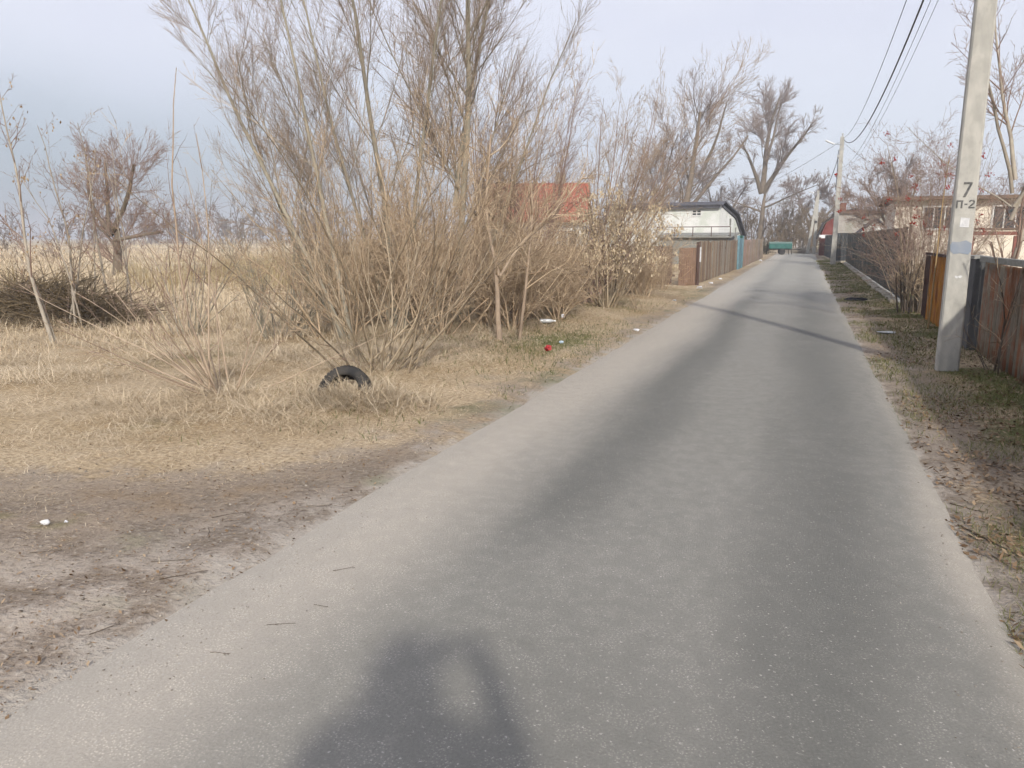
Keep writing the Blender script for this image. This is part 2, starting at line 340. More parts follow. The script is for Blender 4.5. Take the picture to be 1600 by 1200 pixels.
sp = N(t, 'ShaderNodeTexVoronoi', i_Scale=70.0); sp.voronoi_dimensions = '2D'; t.links.new(g, sp.inputs['Vector'])
base = MIX(t, M(t, 'MULTIPLY', SS(t, sp.outputs['Distance'], 0.30, 0.08), SS(t, n_g, 0.42, 0.62)), base, MIX(t, 1.0, base, (1.5, 1.48, 1.45), 'MULTIPLY'))
base = MIX(t, 1.0, base, MIX(t, n_fn, (0.78, 0.78, 0.78), (1.22, 1.22, 1.22)), 'MULTIPLY')
t.links.new(base, b.inputs['Base Color']); b.inputs['Roughness'].default_value = 0.75; b.inputs['Specular IOR Level'].default_value = 0.25
bump(t, b, M(t, 'ADD', M(t, 'MULTIPLY', n_fn, 0.8), M(t, 'MULTIPLY', n_g, 0.35)), 0.5, 0.006)
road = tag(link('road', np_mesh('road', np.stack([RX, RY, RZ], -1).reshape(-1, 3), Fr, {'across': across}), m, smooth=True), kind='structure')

# ------------------------------------------------------------------ grass
def blades(name, X, Y, L, W, lean, tint, mt, label, cat, seed, z0=0.0, mat_dir=None, tip=0.35):
    rng = np.random.default_rng(seed); n = len(X); az = rng.uniform(0, 2 * np.pi, n) if mat_dir is None else rng.normal(mat_dir, 0.9, n)
    Z = gz(X, Y) - 0.012 + z0; B = np.stack([X, Y, Z], 1); hd = np.stack([np.cos(az), np.sin(az), np.zeros(n)], 1); sd_ = np.stack([-np.sin(az + rng.normal(0, .5, n)), np.cos(az), np.zeros(n)], 1)
    le = np.clip(lean + rng.normal(0, 0.22, n), 0.02, 1.45)   # radians from vertical
    le2 = np.clip(le + rng.uniform(0.1, 0.8, n), 0, 1.62)
    P1 = B + (hd * np.sin(le)[:, None] + np.array([0, 0, 1.0]) * np.cos(le)[:, None]) * (L * 0.5)[:, None]
    P2 = P1 + (hd * np.sin(le2)[:, None] + np.array([0, 0, 1.0]) * np.cos(le2)[:, None]) * (L * 0.5)[:, None]
    P2[:, 2] = np.maximum(P2[:, 2], Z + 0.015)
    h = (W * 0.5)[:, None] * sd_
    V = np.stack([B - h, B + h, P1 - h * 0.8, P1 + h * 0.8, P2], 1).reshape(-1, 3)
    o = np.arange(n)[:, None] * 5
    F = np.concatenate([o + np.array([[0, 1, 2]]), o + np.array([[1, 3, 2]]), o + np.array([[2, 3, 4]])], 0)
    me = np_mesh(name, V, F, {'tint': np.repeat(tint, 5)})
    return tag(link(name, me, mt), label, cat, kind='stuff')
M_STRAW = tint_mat('dry_straw', (0.36, 0.275, 0.185), (0.66, 0.545, 0.385), (0.80, 0.69, 0.53), noise=2.0, trans=0.2)
M_GREEN = tint_mat('green_grass', (0.075, 0.105, 0.03), (0.15, 0.165, 0.055), (0.33, 0.28, 0.14), noise=3.0, trans=0.25)
M_REED = tint_mat('reed', (0.30, 0.23, 0.13), (0.45, 0.36, 0.21), (0.55, 0.47, 0.32), noise=1.0, trans=0.25)
rng = np.random.default_rng(11)
def polar(n, a0, a1, d0, d1, rng):
    a = np.radians(rng.uniform(a0, a1, n)); d = d0 * (d1 / d0) ** rng.random(n); return -d * np.sin(a), d * np.cos(a), d
# near mat of dry grass on the left
X, Y, d = polar(450000, 2, 66, 3.0, 26, rng)
sdp = straw_depth(X, Y); clump = fbm(X, Y, 1.3, 61); fine = fbm(X, Y, 5.0, 63, 2)
keep = (X < -2.5) & (rng.random(len(X)) < (0.10 * sstep(fbm(X, Y, 2.2, 66), .45, .65) + 0.90 * sstep(sdp, -0.7, 1.0)) * (sdp > -2.2) * (0.25 + 0.75 * sstep(fine, 0.3, 0.65)) * sstep(clump, 0.22, 0.45))
X, Y, d, sdp, clump = X[keep], Y[keep], d[keep], sdp[keep], clump[keep]
tall = sstep(sdp, 0.9, 2.4) * sstep(clump, 0.35, 0.75)
L = (0.06 + 0.09 * sstep(sdp, 0, 1.2) + 0.20 * tall) * rng.uniform(0.5, 1.6, len(X)); W = np.maximum(0.0032 + 0.002 * tall, d * 0.00042)
blades('dry_grass', X, Y, L, W, 1.38 - 0.14 * tall, np.clip(rng.normal(0.2 + 0.65 * fbm(X, Y, 1.7, 62), 0.22, len(X)), 0, 1), M_STRAW, 'matted dry straw-coloured grass on the left verge and under the shrubs', 'dry grass', 12)
# open field
X, Y, d = polar(90000, 14, 68, 12, 190, rng)
keep = (X < -6.0) & (rng.random(len(X)) < 0.15 + 0.85 * sstep(fbm(X, Y, 0.25, 71), 0.3, 0.6)) & ~((X > -14) & (Y > 23))
X, Y, d = X[keep], Y[keep], d[keep]
blades('field_grass', X, Y, (0.22 + 0.30 * sstep(fbm(X, Y, 0.12, 72), .4, .7)) * rng.uniform(.5, 1.4, len(X)), np.maximum(0.006, d * 0.0007), 0.55, np.clip(rng.normal(0.1 + 0.9 * fbm(X, Y, 0.2, 73), 0.2, len(X)), 0, 1), M_STRAW, 'pale dry meadow grass across the open field on the left', 'field grass', 13)
# reed stand behind the shrubs
X = rng.uniform(-24, -7.5, 16000); Y = rng.uniform(14, 32, 16000); keep = (fbm(X, Y, 0.22, 75) > 0.47) & (X < -0.55 * Y + 1.5); X, Y = X[keep], Y[keep]
blades('reed_stand', X, Y, rng.uniform(0.7, 1.35, len(X)), np.full(len(X), 0.016), 0.16, rng.random(len(X)), M_REED, 'stand of tall pale dry reeds beyond the shrubs in the field', 'reeds', 14)
# right verge
X = rng.uniform(0.9, 2.32, 60000); Y = 3.0 * (60 / 3.0) ** rng.random(60000); k = fbm(X, Y, 1.2, 81); keep = (rng.random(len(X)) < sstep(k + 0.22 * (X - 1.4), 0.34, 0.58)); X, Y, k = X[keep], Y[keep], k[keep]
blades('verge_grass', X, Y, rng.uniform(0.03, 0.12, len(X)), np.maximum(0.003, Y * 0.0005), 0.75, np.clip(rng.normal(0.52, 0.33, len(X)), 0, 1), M_GREEN, 'short green and brown grass tufts on the right verge along the fences', 'grass', 15)
# green tufts on the left
X = rng.normal(-3.45, 0.62, 4200); Y = rng.normal(11.2, 1.7, 4200); X2 = rng.uniform(-6.5, -2.6, 12000); Y2 = rng.uniform(4.5, 24, 12000); keep = fbm(X2, Y2, 0.9, 83) > 0.60
X = np.concatenate([X, X2[keep]]); Y = np.concatenate([Y, Y2[keep]]); keep = X < -2.5; X, Y = X[keep], Y[keep]
blades('green_tufts', X, Y, rng.uniform(0.04, 0.13, len(X)), np.full(len(X), 0.006), 0.7, np.clip(rng.normal(0.35, 0.28, len(X)), 0, 1), M_GREEN, 'small green grass patches on the left verge among dry straw', 'grass', 16)
# leaf litter flakes on both verges
def flakes(name, X, Y, s, mt, label, seed, cat='leaf litter'):
    rg = np.random.default_rng(seed); n = len(X); Z = gz(X, Y) + 0.008; az = rg.uniform(0, 6.28, n); tl = rg.normal(0, 0.35, (n, 2))
    a = np.stack([np.cos(az), np.sin(az), tl[:, 0]], 1) * s[:, None]; c = np.stack([-np.sin(az), np.cos(az), tl[:, 1]], 1) * (s * rg.uniform(.3, .7, n))[:, None]; B = np.stack([X, Y, Z], 1) + np.abs(tl[:, :1]) * s[:, None] * np.array([0, 0, 1.0])
    V = np.stack([B - a, B - c * 0.8, B + a, B + c], 1).reshape(-1, 3)
    return tag(link(name, np_mesh(name, V, np.arange(n * 4).reshape(n, 4), {'tint': np.repeat(rg.random(n), 4)}), mt), label, cat, kind='stuff')
M_LEAF = tint_mat('dead_leaf', (0.085, 0.052, 0.03), (0.21, 0.14, 0.085), (0.36, 0.27, 0.18), noise=5)
X = rng.uniform(0.88, 2.3, 30000); Y = 2.6 * (45 / 2.6) ** rng.random(30000); keep = rng.random(len(X)) < sstep(fbm(X, Y, 1.5, 85) + 0.25 * (X - 1.2), 0.34, 0.62); X, Y = X[keep], Y[keep]
flakes('leaf_litter', X, Y, rng.uniform(0.007, 0.024, len(X)), M_LEAF, 'brown dead leaves scattered on the right verge by the fences', 17)
X, Y, d = polar(16000, 4, 62, 2.0, 14, rng); keep = (X < -2.25) & (straw_depth(X, Y) < 1.0); X, Y = X[keep], Y[keep]
flakes('straw_bits', X, Y, rng.uniform(0.003, 0.013, len(X)), M_LEAF, 'tiny bits of straw and leaf on the bare soil beside the asphalt', 18)
# pebbles on the bare soil
X, Y, d = polar(5200, 4, 62, 1.9, 12, rng); keep = (X < -2.42) & (straw_depth(X, Y) < 0.3); X, Y = X[keep], Y[keep]; n = len(X)
oc = np.array([[1, 0, 0], [0, 1, 0], [-1, 0, 0], [0, -1, 0], [0, 0, 1], [0, 0, -1]], float); of = np.array([[0, 1, 4], [1, 2, 4], [2, 3, 4], [3, 0, 4], [1, 0, 5], [2, 1, 5], [3, 2, 5], [0, 3, 5]])
V = (oc[None] * rng.uniform(0.6, 1.2, (n, 6, 3)) * (0.0025 + 0.010 * rng.random(n) ** 4)[:, None, None] * np.array([1, 1, 0.7]) + np.stack([X, Y, gz(X, Y) + 0.002], 1)[:, None]).reshape(-1, 3)
M_PEB = tint_mat('pebble', (0.15, 0.13, 0.11), (0.28, 0.25, 0.215), (0.40, 0.36, 0.31), noise=30)
tag(link('pebbles', np_mesh('pebbles', V, (of[None] + np.arange(n)[:, None, None] * 6).reshape(-1, 3), {'tint': np.repeat(rng.random(n), 6)}), M_PEB), 'small pale pebbles in the soil at lower left', 'pebbles', kind='stuff')
# fine grit swept onto the asphalt edges
X = np.concatenate([-2.36 + rng.exponential(0.20, 1700), 0.82 - rng.exponential(0.10, 800)]); Y = 1.8 * (14 / 1.8) ** rng.random(2500); keep = (X > -2.36) & (X < 0.82); X, Y = X[keep], Y[keep]; n = len(X)
uu = (X - ROAD_L) / (ROAD_R - ROAD_L); Zr = 0.010 + 0.028 * (1 - (2 * uu - 1) ** 2) + 0.010 * (fbm(X, Y, 0.5, 51) - 0.5)
V = (oc[None] * rng.uniform(0.6, 1.2, (n, 6, 3)) * (0.0015 + 0.005 * rng.random(n) ** 4)[:, None, None] * np.array([1, 1, 0.7]) + np.stack([X, Y, Zr + 0.001], 1)[:, None]).reshape(-1, 3)
tag(link('grit', np_mesh('grit', V, (of[None] + np.arange(n)[:, None, None] * 6).reshape(-1, 3), {'tint': np.repeat(rng.random(n), 6)}), M_PEB), 'fine grit strewn along the edges of the asphalt', 'grit', kind='stuff')
def road_z(x, y):
    uu = (x - ROAD_L) / (ROAD_R - ROAD_L); return 0.010 + 0.028 * (1 - (2 * uu - 1) ** 2) + 0.010 * (float(fbm(np.array([x]), np.array([y]), 0.5, 51)[0]) - 0.5)

# ================================================================== SHRUBS AND TREES
B_TAN = tint_mat('bark_tan', (0.17, 0.135, 0.095), (0.43, 0.35, 0.25), noise=12)
B_GREY = tint_mat('bark_greygreen', (0.22, 0.20, 0.155), (0.33, 0.30, 0.24), noise=9)
B_TWIG = tint_mat('twig_brown', (0.28, 0.21, 0.155), (0.50, 0.395, 0.295), noise=6)
B_WIL = tint_mat('twig_willow', (0.22, 0.17, 0.13), (0.40, 0.315, 0.245), noise=6)
B_RED = tint_mat('twig_reddish', (0.23, 0.155, 0.125), (0.36, 0.265, 0.215), noise=6)
B_HEDGE = tint_mat('twig_hedge', (0.27, 0.195, 0.13), (0.64, 0.50, 0.35), noise=6)
B_PALE = tint_mat('bark_pale', (0.27, 0.235, 0.19), (0.40, 0.355, 0.295), noise=9)
B_DARK = tint_mat('bark_dark', (0.085, 0.065, 0.05), (0.16, 0.13, 0.10), noise=9)
B_FAR = tint_mat('twig_far', (0.25, 0.205, 0.19), (0.35, 0.295, 0.27), noise=0.6)  # grey-brown twigs, paled in the colour itself to suggest distance haze
B_MID = tint_mat('bark_mid', (0.14, 0.115, 0.085), (0.22, 0.18, 0.14), noise=1.5)
M_KEY = tint_mat('dry_keys', (0.44, 0.34, 0.22), (0.70, 0.59, 0.43), noise=4, trans=0.25)
M_DRYLEAF = tint_mat('dry_leaf', (0.26, 0.17, 0.09), (0.50, 0.40, 0.27), noise=4, trans=0.2)
M_BERRY = tint_mat('red_berry', (0.42, 0.03, 0.018), (0.26, 0.018, 0.012), noise=4)
def hang(name, parent, sets, n, size, mt, seed, per=5, zmin=0.3, zmax=9, spread=0.03):
    """small drooping dry leaves or keys hung in bunches on the twigs"""
    rg = np.random.default_rng(seed); P = np.concatenate([s_[0][:, 1:].reshape(-1, 3) for s_ in sets]); P = P[(P[:, 2] > zmin) & (P[:, 2] < zmax)]
    P = np.repeat(P[rg.choice(len(P), n)], per, 0) + rg.normal(0, spread, (n * per, 3)) - np.array([0, 0, spread]); k = len(P)
    s = size * rg.uniform(.6, 1.3, k); az = rg.uniform(0, 6.28, k); dn = np.stack([np.cos(az) * .35, np.sin(az) * .35, -np.ones(k)], 1) * s[:, None]; sd_ = np.stack([-np.sin(az), np.cos(az), rg.normal(0, .2, k)], 1) * (s * .3)[:, None]
    V = np.stack([P, P + dn * .6 - sd_, P + dn, P + dn * .55 + sd_], 1).reshape(-1, 3)
    return link(name, np_mesh(name, V, np.arange(4 * k).reshape(k, 4), {'tint': np.repeat(rg.random(k), 4)}), mt, parent, kind='stuff')

# --- A: the many-stemmed willow shrub in front, over the tyre
rng = np.random.default_rng(101)
s0 = fan(rng, 40, 4, 48, 2.7, 0.35, 0.0115, 0.55)
P, D, L, Rr = s0; D[:3] = [(-0.42, -0.05, 0.9), (0.62, 0.25, 0.75), (0.75, 0.1, 0.65)]; L[:3] = 2.2; Rr[:3] = 0.016; D += rng.normal(0, .12, D.shape)
sets = grow(rng, P, D, L, Rr, [lv(K=9, S=6, w=0.085, up=0.035, taper=0.22), lv(n=8, ln=0.44, ang=27, K=5, S=3, w=0.07, up=0.05, rr=.5, t0=.25), lv(n=4.2, ln=0.46, ang=32, K=4, S=3, w=0.09, up=0.03, rr=.6), lv(n=1.6, ln=0.6, ang=32, K=3, S=3, w=.1, rr=.7)])
plant('willow_shrub', 'spreading many-stemmed tan willow shrub growing over the old tyre', 'shrub', (-4.55, 7.75), sets, B_TAN, B_HEDGE)

# --- B: thin sapling clump left of it
rng = np.random.default_rng(102)
P, D, L, Rr = fan(rng, 24, 12, 68, 1.85, 0.35, 0.010, 0.2, az=172, azv=55)
D[:2] = [(-0.20, 0.02, 0.98), (-0.06, 0.05, 1.0)]; L[:2] = (3.5, 2.6); Rr[:2] = (0.016, 0.013)
sets = grow(rng, P, D, L, Rr, [lv(K=9, S=5, w=0.06, up=0.03, taper=0.25), lv(n=4, ln=0.34, ang=38, K=5, S=3, w=0.09, up=0.06, rr=.55, t0=.3), lv(n=2.2, ln=0.42, ang=40, K=3, S=3, w=0.1, rr=.65)])
plant('sapling_clump', 'thin dark-twigged sapling clump leaning left in front of the field', 'shrub', (-5.5, 6.25), sets, B_TWIG, B_RED)

# --- C: three tall grey-green willows
def tall(seed, name, label, loc, stems, group=None):
    rng = np.random.default_rng(seed); P = np.array([q[0] for q in stems], float); D = np.array([q[1] for q in stems], float); L = np.array([q[2] for q in stems], float); Rr = np.array([q[3] for q in stems], float)
    sets = grow(rng, P, D, L, Rr, [lv(K=12, S=8, w=0.035, up=0.03, taper=0.18), lv(n=20, ln=0.42, ang=27, angv=8, K=7, S=3, w=0.05, up=0.08, rr=.36, t0=.12, fall=.62), lv(n=13, ln=0.42, ang=28, K=4, S=3, w=0.06, up=0.06, rr=.5, t0=.1, fall=.4), lv(n=9.5, ln=0.60, ang=26, K=3, S=3, w=.07, up=0.05, rr=.6, t0=.1)], rmin=0.0022)
    return plant(name, label, 'tree', loc, sets, B_GREY, B_WIL, split=2, group=group, stem='trunk')
tall(111, 'tall_willow', 'tall bare willow with trunks leaning left over the field', (-6.6, 10.3), [((0, 0, -.1), (-0.42, -0.02, 1), 7.0, 0.046), ((0.1, 0, -.1), (-0.26, 0.12, 1), 7.4, 0.042), ((-.08, .06, -.1), (-0.62, 0.05, .9), 5.2, 0.032)])
tall(112, 'tall_willow', 'tall straight bare willow rising from the middle of the shrub mass', (-6.25, 11.3), [((0, 0, -.1), (-0.10, 0.02, 1), 8.4, 0.056), ((0.1, 0.05, -.1), (0.12, 0.05, 1), 7.6, 0.042), ((-.08, .06, -.1), (-0.25, -0.1, 1), 7.0, 0.036)])
tall(113, 'tall_willow', 'tall bare willow with forked smooth trunk nearest the thicket', (-5.9, 12.9), [((0, 0, -.1), (0.0, 0.0, 1), 9.4, 0.075), ((0.0, 0.0, 2.1), (0.22, 0.0, 1), 6.4, 0.045), ((.1, .06, -.1), (0.36, 0.0, 1), 5.6, 0.036)])

# --- D: dense brown thicket, three shrub shapes copied
shp = []
for i, (sd_, hgt) in enumerate(((121, 2.3), (122, 2.7), (123, 1.9))):
    rng = np.random.default_rng(sd_); P, D, L, Rr = fan(rng, 17, 2, 40, hgt, 0.3, 0.017, 0.45)
    sets = grow(rng, P, D, L, Rr, [lv(K=7, S=5, w=0.10, up=0.03, taper=0.3), lv(n=9, ln=0.42, ang=42, angv=16, K=5, S=3, w=0.13, up=0.03, rr=.55, t0=.12), lv(n=6.5, ln=0.52, ang=46, angv=18, K=4, S=3, w=0.14, up=0.01, rr=.65, t0=.1), lv(n=2.4, ln=0.6, ang=46, K=3, S=3, w=.14, rr=.8)], rmin=0.003)
    shp.append(sets)
spots = [(-5.35, 11.1, 0), (-5.2, 12.6, 1), (-4.9, 13.9, 2), (-6.9, 13.6, 1), (-5.6, 15.6, 0), (-6.3, 11.8, 2), (-6.4, 16.2, 1), (-5.1, 16.4, 2), (-7.6, 12.2, 0), (-7.3, 16.8, 0), (-8.2, 18.5, 1), (-6.2, 19.5, 2), (-4.9, 18.9, 0), (-4.55, 12.2, 2), (-6.0, 14.5, 0), (-4.75, 15.2, 2), (-7.6, 14.9, 1), (-5.7, 17.6, 1), (-6.9, 10.6, 2), (-5.2, 20.4, 1), (-4.6, 21.6, 2), (-7.0, 21.0, 0), (-8.6, 15.8, 0), (-8.4, 13.3, 2), (-4.5, 19.6, 0), (-3.95, 20.6, 2), (-4.3, 22.2, 1), (-4.0, 23.6, 2), (-5.4, 22.8, 0), (-4.4, 14.2, 2)]
prot = {}
rng = np.random.default_rng(130)
for x, y, k in spots:
    if k not in prot:
        prot[k] = plant('thicket_shrub', 'dense tangled brown shrub in the thicket before the red-roofed house', 'shrub', (x, y), shp[k], B_HEDGE, B_HEDGE, group='thicket shrubs', each=False)
    else: copy_tree(prot[k], (x, y, gz1(x, y)), rng.uniform(0, 6.28), rng.uniform(0.85, 1.12) * (0.74 if y > 14.4 else 1.0))
# small thorny tree trunk standing in the thicket
rng = np.random.default_rng(131)
sets = grow(rng, [(0, 0, -.1), (0, 0, .95), (0.02, 0, .95), (.2, .3, -.1)], [(-0.04, 0, 1), (-.35, 0, 1), (.5, .1, .8), (0.1, 0, 1)], [1.25, 2.1, 1.9, 2.4], [0.05, .026, .022, .026], [lv(K=7, S=7, w=0.09, up=0.03, taper=0.55), lv(n=9, ln=0.55, ang=48, angv=14, K=5, S=4, w=0.16, up=0.03, rr=.5, t0=.3), lv(n=6, ln=0.45, ang=46, K=4, S=3, w=0.16, rr=.6), lv(n=3, ln=0.45, ang=46, K=3, S=3, w=.14, rr=.7)])
plant('thorn_tree', 'small crooked tree with brown forked trunk at the thicket front', 'tree', (-4.15, 10.6), sets, B_TWIG, B_HEDGE, split=1, stem='trunk')

# --- F: box elder shrub hung with pale dry keys, and the leaning sprouts by it
rng = np.random.default_rng(141)
P, D, L, Rr = fan(rng, 24, 3, 52, 2.45, 0.25, 0.02, 0.25)
sets = grow(rng, P, D, L, Rr, [lv(K=7, S=6, w=0.06, up=0.02, taper=0.3), lv(n=8, ln=0.42, ang=38, K=5, S=3, w=0.09, up=0.02, rr=.55, t0=.3), lv(n=3.5, ln=0.45, ang=42, K=3, S=3, w=0.1, rr=.6)], rmin=0.003)
p = plant('key_maple_shrub', 'pale shrub hung with bunches of dry winged seeds beside the road', 'shrub', (-4.05, 17.0), sets, B_TAN, B_TWIG)
hang('seed_bunches', p, sets[1:], 650, 0.06, M_KEY, 142, per=7, zmin=0.7, spread=0.045)
rng = np.random.default_rng(143)
P, D, L, Rr = fan(rng, 17, 10, 36, 5.0, 0.25, 0.026, 0.5, az=10, azv=38)
sets = grow(rng, P, D, L, Rr, [lv(K=10, S=6, w=0.045, up=0.025, taper=0.15), lv(n=13, ln=0.34, ang=28, K=5, S=3, w=0.07, up=0.05, rr=.5, t0=.2), lv(n=6, ln=0.5, ang=32, K=4, S=3, w=0.09, up=.03, rr=.6), lv(n=2.6, ln=.6, ang=34, K=3, S=3, w=.1, rr=.7)], rmin=0.0035)
plant('leaning_sprouts', 'tall thin sprouts leaning right towards the road above the seed-hung shrub', 'shrub', (-5.0, 18.0), sets, B_RED, B_TWIG)
rng = np.random.default_rng(144)
P, D, L, Rr = fan(rng, 13, 3, 24, 4.4, 0.25, 0.024, 0.7)
sets = grow(rng, P, D, L, Rr, [lv(K=10, S=6, w=0.04, up=0.03, taper=0.15), lv(n=13, ln=0.36, ang=27, K=5, S=3, w=0.06, up=0.06, rr=.5, t0=.15), lv(n=6, ln=0.5, ang=32, K=4, S=3, w=0.09, up=.03, rr=.6), lv(n=2.6, ln=.6, ang=34, K=3, S=3, w=.1, rr=.7)], rmin=0.003)
us = plant('upright_sprouts', 'upright reddish sprouts standing taller than the thicket at its right end', 'shrub', (-5.6, 14.6), sets, B_RED, B_RED)
copy_tree(us, (-6.3, 17.9, gz1(-6.3, 17.9)), 1.9, 0.9, label='shorter clump of upright sprouts screening the red roof')
rng = np.random.default_rng(145)
P, D, L, Rr = fan(rng, 10, 15, 60, 0.75, 0.3, 0.007, 0.3)
sets = grow(rng, P, D, L, Rr, [lv(K=5, S=4, w=0.1, up=0.0, taper=0.3), lv(n=6, ln=0.45, ang=42, K=4, S=3, w=0.13, rr=.6, t0=.1), lv(n=2.5, ln=.5, ang=42, K=3, S=3, w=.13, rr=.7)])
plant('low_scrub', 'low dry twiggy scrub at the road edge below the seed-hung shrub', 'shrub', (-3.3, 17.6), sets, B_HEDGE, B_HEDGE)
rng = np.random.default_rng(146)
P, D, L, Rr = fan(rng, 14, 10, 50, 1.1, 0.3, 0.009, 0.5)
sets = grow(rng, P, D, L, Rr, [lv(K=5, S=4, w=0.1, up=0.02, taper=0.3), lv(n=7, ln=0.45, ang=42, K=4, S=3, w=0.13, rr=.6, t0=.1), lv(n=2.5, ln=.5, ang=42, K=3, S=3, w=.13, rr=.7)])
plant('low_scrub', 'low brown scrub against the rusty end of the left fence', 'shrub', (-4.1, 22.6), sets, B_HEDGE, B_HEDGE)
# olive bushy clump between the field and the willow shrub
rng = np.random.default_rng(147)
P, D, L, Rr = fan(rng, 26, 5, 48, 1.7, 0.3, 0.012, 0.4)
sets = grow(rng, P, D, L, Rr, [lv(K=6, S=4, w=0.07, up=0.03, taper=0.25), lv(n=8, ln=0.42, ang=34, K=4, S=3, w=0.09, up=.03, rr=.6, t0=.15), lv(n=3, ln=.5, ang=36, K=3, S=3, w=.1, rr=.7)])
plant('olive_bush', 'olive-brown bushy clump behind the willow shrub at the field edge', 'shrub', (-7.8, 10.2), sets, B_GREY, B_GREY)
rng = np.random.default_rng(148)
P, D, L, Rr = fan(rng, 12, 5, 38, 2.3, 0.3, 0.013, 0.35)
sets = grow(rng, P, D, L, Rr, [lv(K=7, S=4, w=0.06, up=0.03, taper=0.25), lv(n=7, ln=0.40, ang=34, K=4, S=3, w=0.09, up=.05, rr=.6, t0=.25), lv(n=3, ln=.5, ang=36, K=3, S=3, w=.1, rr=.7)])
plant('field_bush', 'bare grey bush standing in the field left of the tall willows', 'shrub', (-9.4, 10.0), sets, B_GREY, B_RED)

# --- H: pale saplings on the far left
for i, (sd_, lb, loc, st, lf) in enumerate((
    (151, 'pale slim sapling with a curved trunk nearest the left edge', (-10.6, 8.45), [((0, 0, -.05), (-0.06, 0, 1), 3.9, 0.032), ((0, .05, -.05), (-.35, .1, 1), 2.0, .015)], 25),
    (152, 'pair of pale saplings with a few withered leaves before the brush pile', (-12.2, 10.2), [((0, 0, -.05), (0.05, 0, 1), 3.6, 0.026), ((-.3, .1, -.05), (0.25, .1, 1), 3.3, .023), ((.15, 0, -.05), (.12, 0, 1), 2.9, .02)], 45),
    (153, 'pale twisting saplings rising behind the brush pile', (-13.2, 11.9), [((0, 0, -.05), (-0.3, 0, 1), 4.0, 0.03), ((.2, .1, -.05), (0.12, .1, 1), 3.6, .025), ((.5, 0, -.05), (.05, 0, 1), 3.2, .02), ((-.5, 0, -.05), (.1, 0, 1), 3.2, .02)], 45))):
    rng = np.random.default_rng(sd_); sets = grow(rng, [q[0] for q in st], [q[1] for q in st], [q[2] for q in st], [q[3] for q in st], [lv(K=11, S=6, w=0.07, up=0.03, taper=0.2), lv(n=11, ln=0.30, ang=42, K=5, S=3, w=0.1, up=0.06, rr=.5, t0=.22), lv(n=4.5, ln=0.45, ang=40, K=3, S=3, w=0.1, rr=.6), lv(n=1.6, ln=.5, ang=40, K=3, S=3, w=.1, rr=.8)], rmin=0.003)
    p = plant('pale_sapling', lb, 'tree', loc, sets, B_PALE, B_RED); hang('withered_leaves', p, sets[1:2], lf, 0.05, M_DRYLEAF, sd_, per=3, zmin=0.8, spread=0.05)

# --- I: broken old willow in the field
rng = np.random.default_rng(161)
sets = grow(rng, [(0, 0, -.1), (0, 0, 1.9), (0, 0, 1.5), (-.1, 0, 1.7), (0.05, 0, 1.2), (-.2, 0, 1.9)], [(-.06, 0, 1), (.62, 0, .75), (.95, 0, .05), (-.75, 0, .75), (-.9, .3, .5), (-.1, 0, 1)], [2.1, 3.2, 2.4, 3.0, 2.5, 2.8], [.22, .11, .09, .10, .07, .09],
    [lv(K=7, S=8, w=0.07, up=0.02, taper=0.5), lv(n=18, ln=0.75, ang=50, K=5, S=3, w=0.12, up=0.12, rr=.2, t0=.2, fall=.3), lv(n=9, ln=0.55, ang=36, K=4, S=3, w=0.1, up=.08, rr=.5, t0=.1), lv(n=6, ln=.6, ang=32, K=3, S=3, w=.1, up=.04, rr=.6, t0=.1)], rmin=0.006)
plant('broken_willow', 'old broken willow with dark split trunk and reddish twigs out in the field', 'tree', (-27.2, 25.0), sets, B_MID, B_RED, stem='limb')
# --- J: brush pile
rng = np.random.default_rng(162)
M_PILE = tint_mat('brush', (0.09, 0.068, 0.045), (0.25, 0.195, 0.125), noise=7)
t_ = thing('brush_pile', 'heap of dark olive-brown cut branches lying at the far left', 'brush pile', (-13.6, 10.9, gz1(-13.6, 10.9)))
n = 2300; q = rng.random(n); X = rng.uniform(-1, 1, n); hh = 0.62 * np.clip(1 - np.abs(X + .1) ** 2.2, 0.02, 1) * (0.72 + 0.5 * fbm(X, X * 0, 3.0, 9)); X = X * 1.6
P = np.stack([X, rng.normal(0, .38, n), hh * q * 1.0], 1); P[:, 1] *= (1.2 - 0.6 * q); D = np.stack([rng.normal(0, 1, n), rng.normal(0, .55, n), rng.normal(0.05, .28, n)], 1)
sets = grow(rng, P, D, rng.uniform(.35, 1.2, n), rng.uniform(.004, .013, n), [lv(K=4, S=3, w=0.12, up=-0.03, taper=.4), lv(n=2.2, ln=.4, ang=40, K=3, S=3, w=.1, rr=.6)])
for s_ in sets: s_[0][:, :, 2] = np.maximum(s_[0][:, :, 2], 0.0); 
big = grow(rng, [(-1.9, 0, .35), (-1.4, -.3, .55), (-.6, -.35, .6), (.2, -.3, .6), (.7, -.35, .35), (-1.7, -.4, .2), (0, -.45, .3)], [(1, .1, .08), (1, -.1, .1), (1, 0, -.12), (.8, -.1, -.3), (1, 0, -.2), (1, .1, 0), (-1, 0, .15)], [1.6, 1.4, 1.5, 1.4, 1.2, 1.5, 1.2], [.03, .025, .03, .022, .02, .025, .02], [lv(K=5, S=6, w=.08, up=0, taper=.5)])
V, F, T = tubes(sets); o = link('twigs', np_mesh('twigs', V, F, {'tint': T}), M_PILE, t_, kind='stuff')
for i in range(len(big[0][0])):
    V, F, T = tubes([(big[0][0][i:i + 1], big[0][1][i:i + 1], 6)]); link('branch', np_mesh('branch', V, F, {'tint': T}), B_DARK, t_, smooth=True)

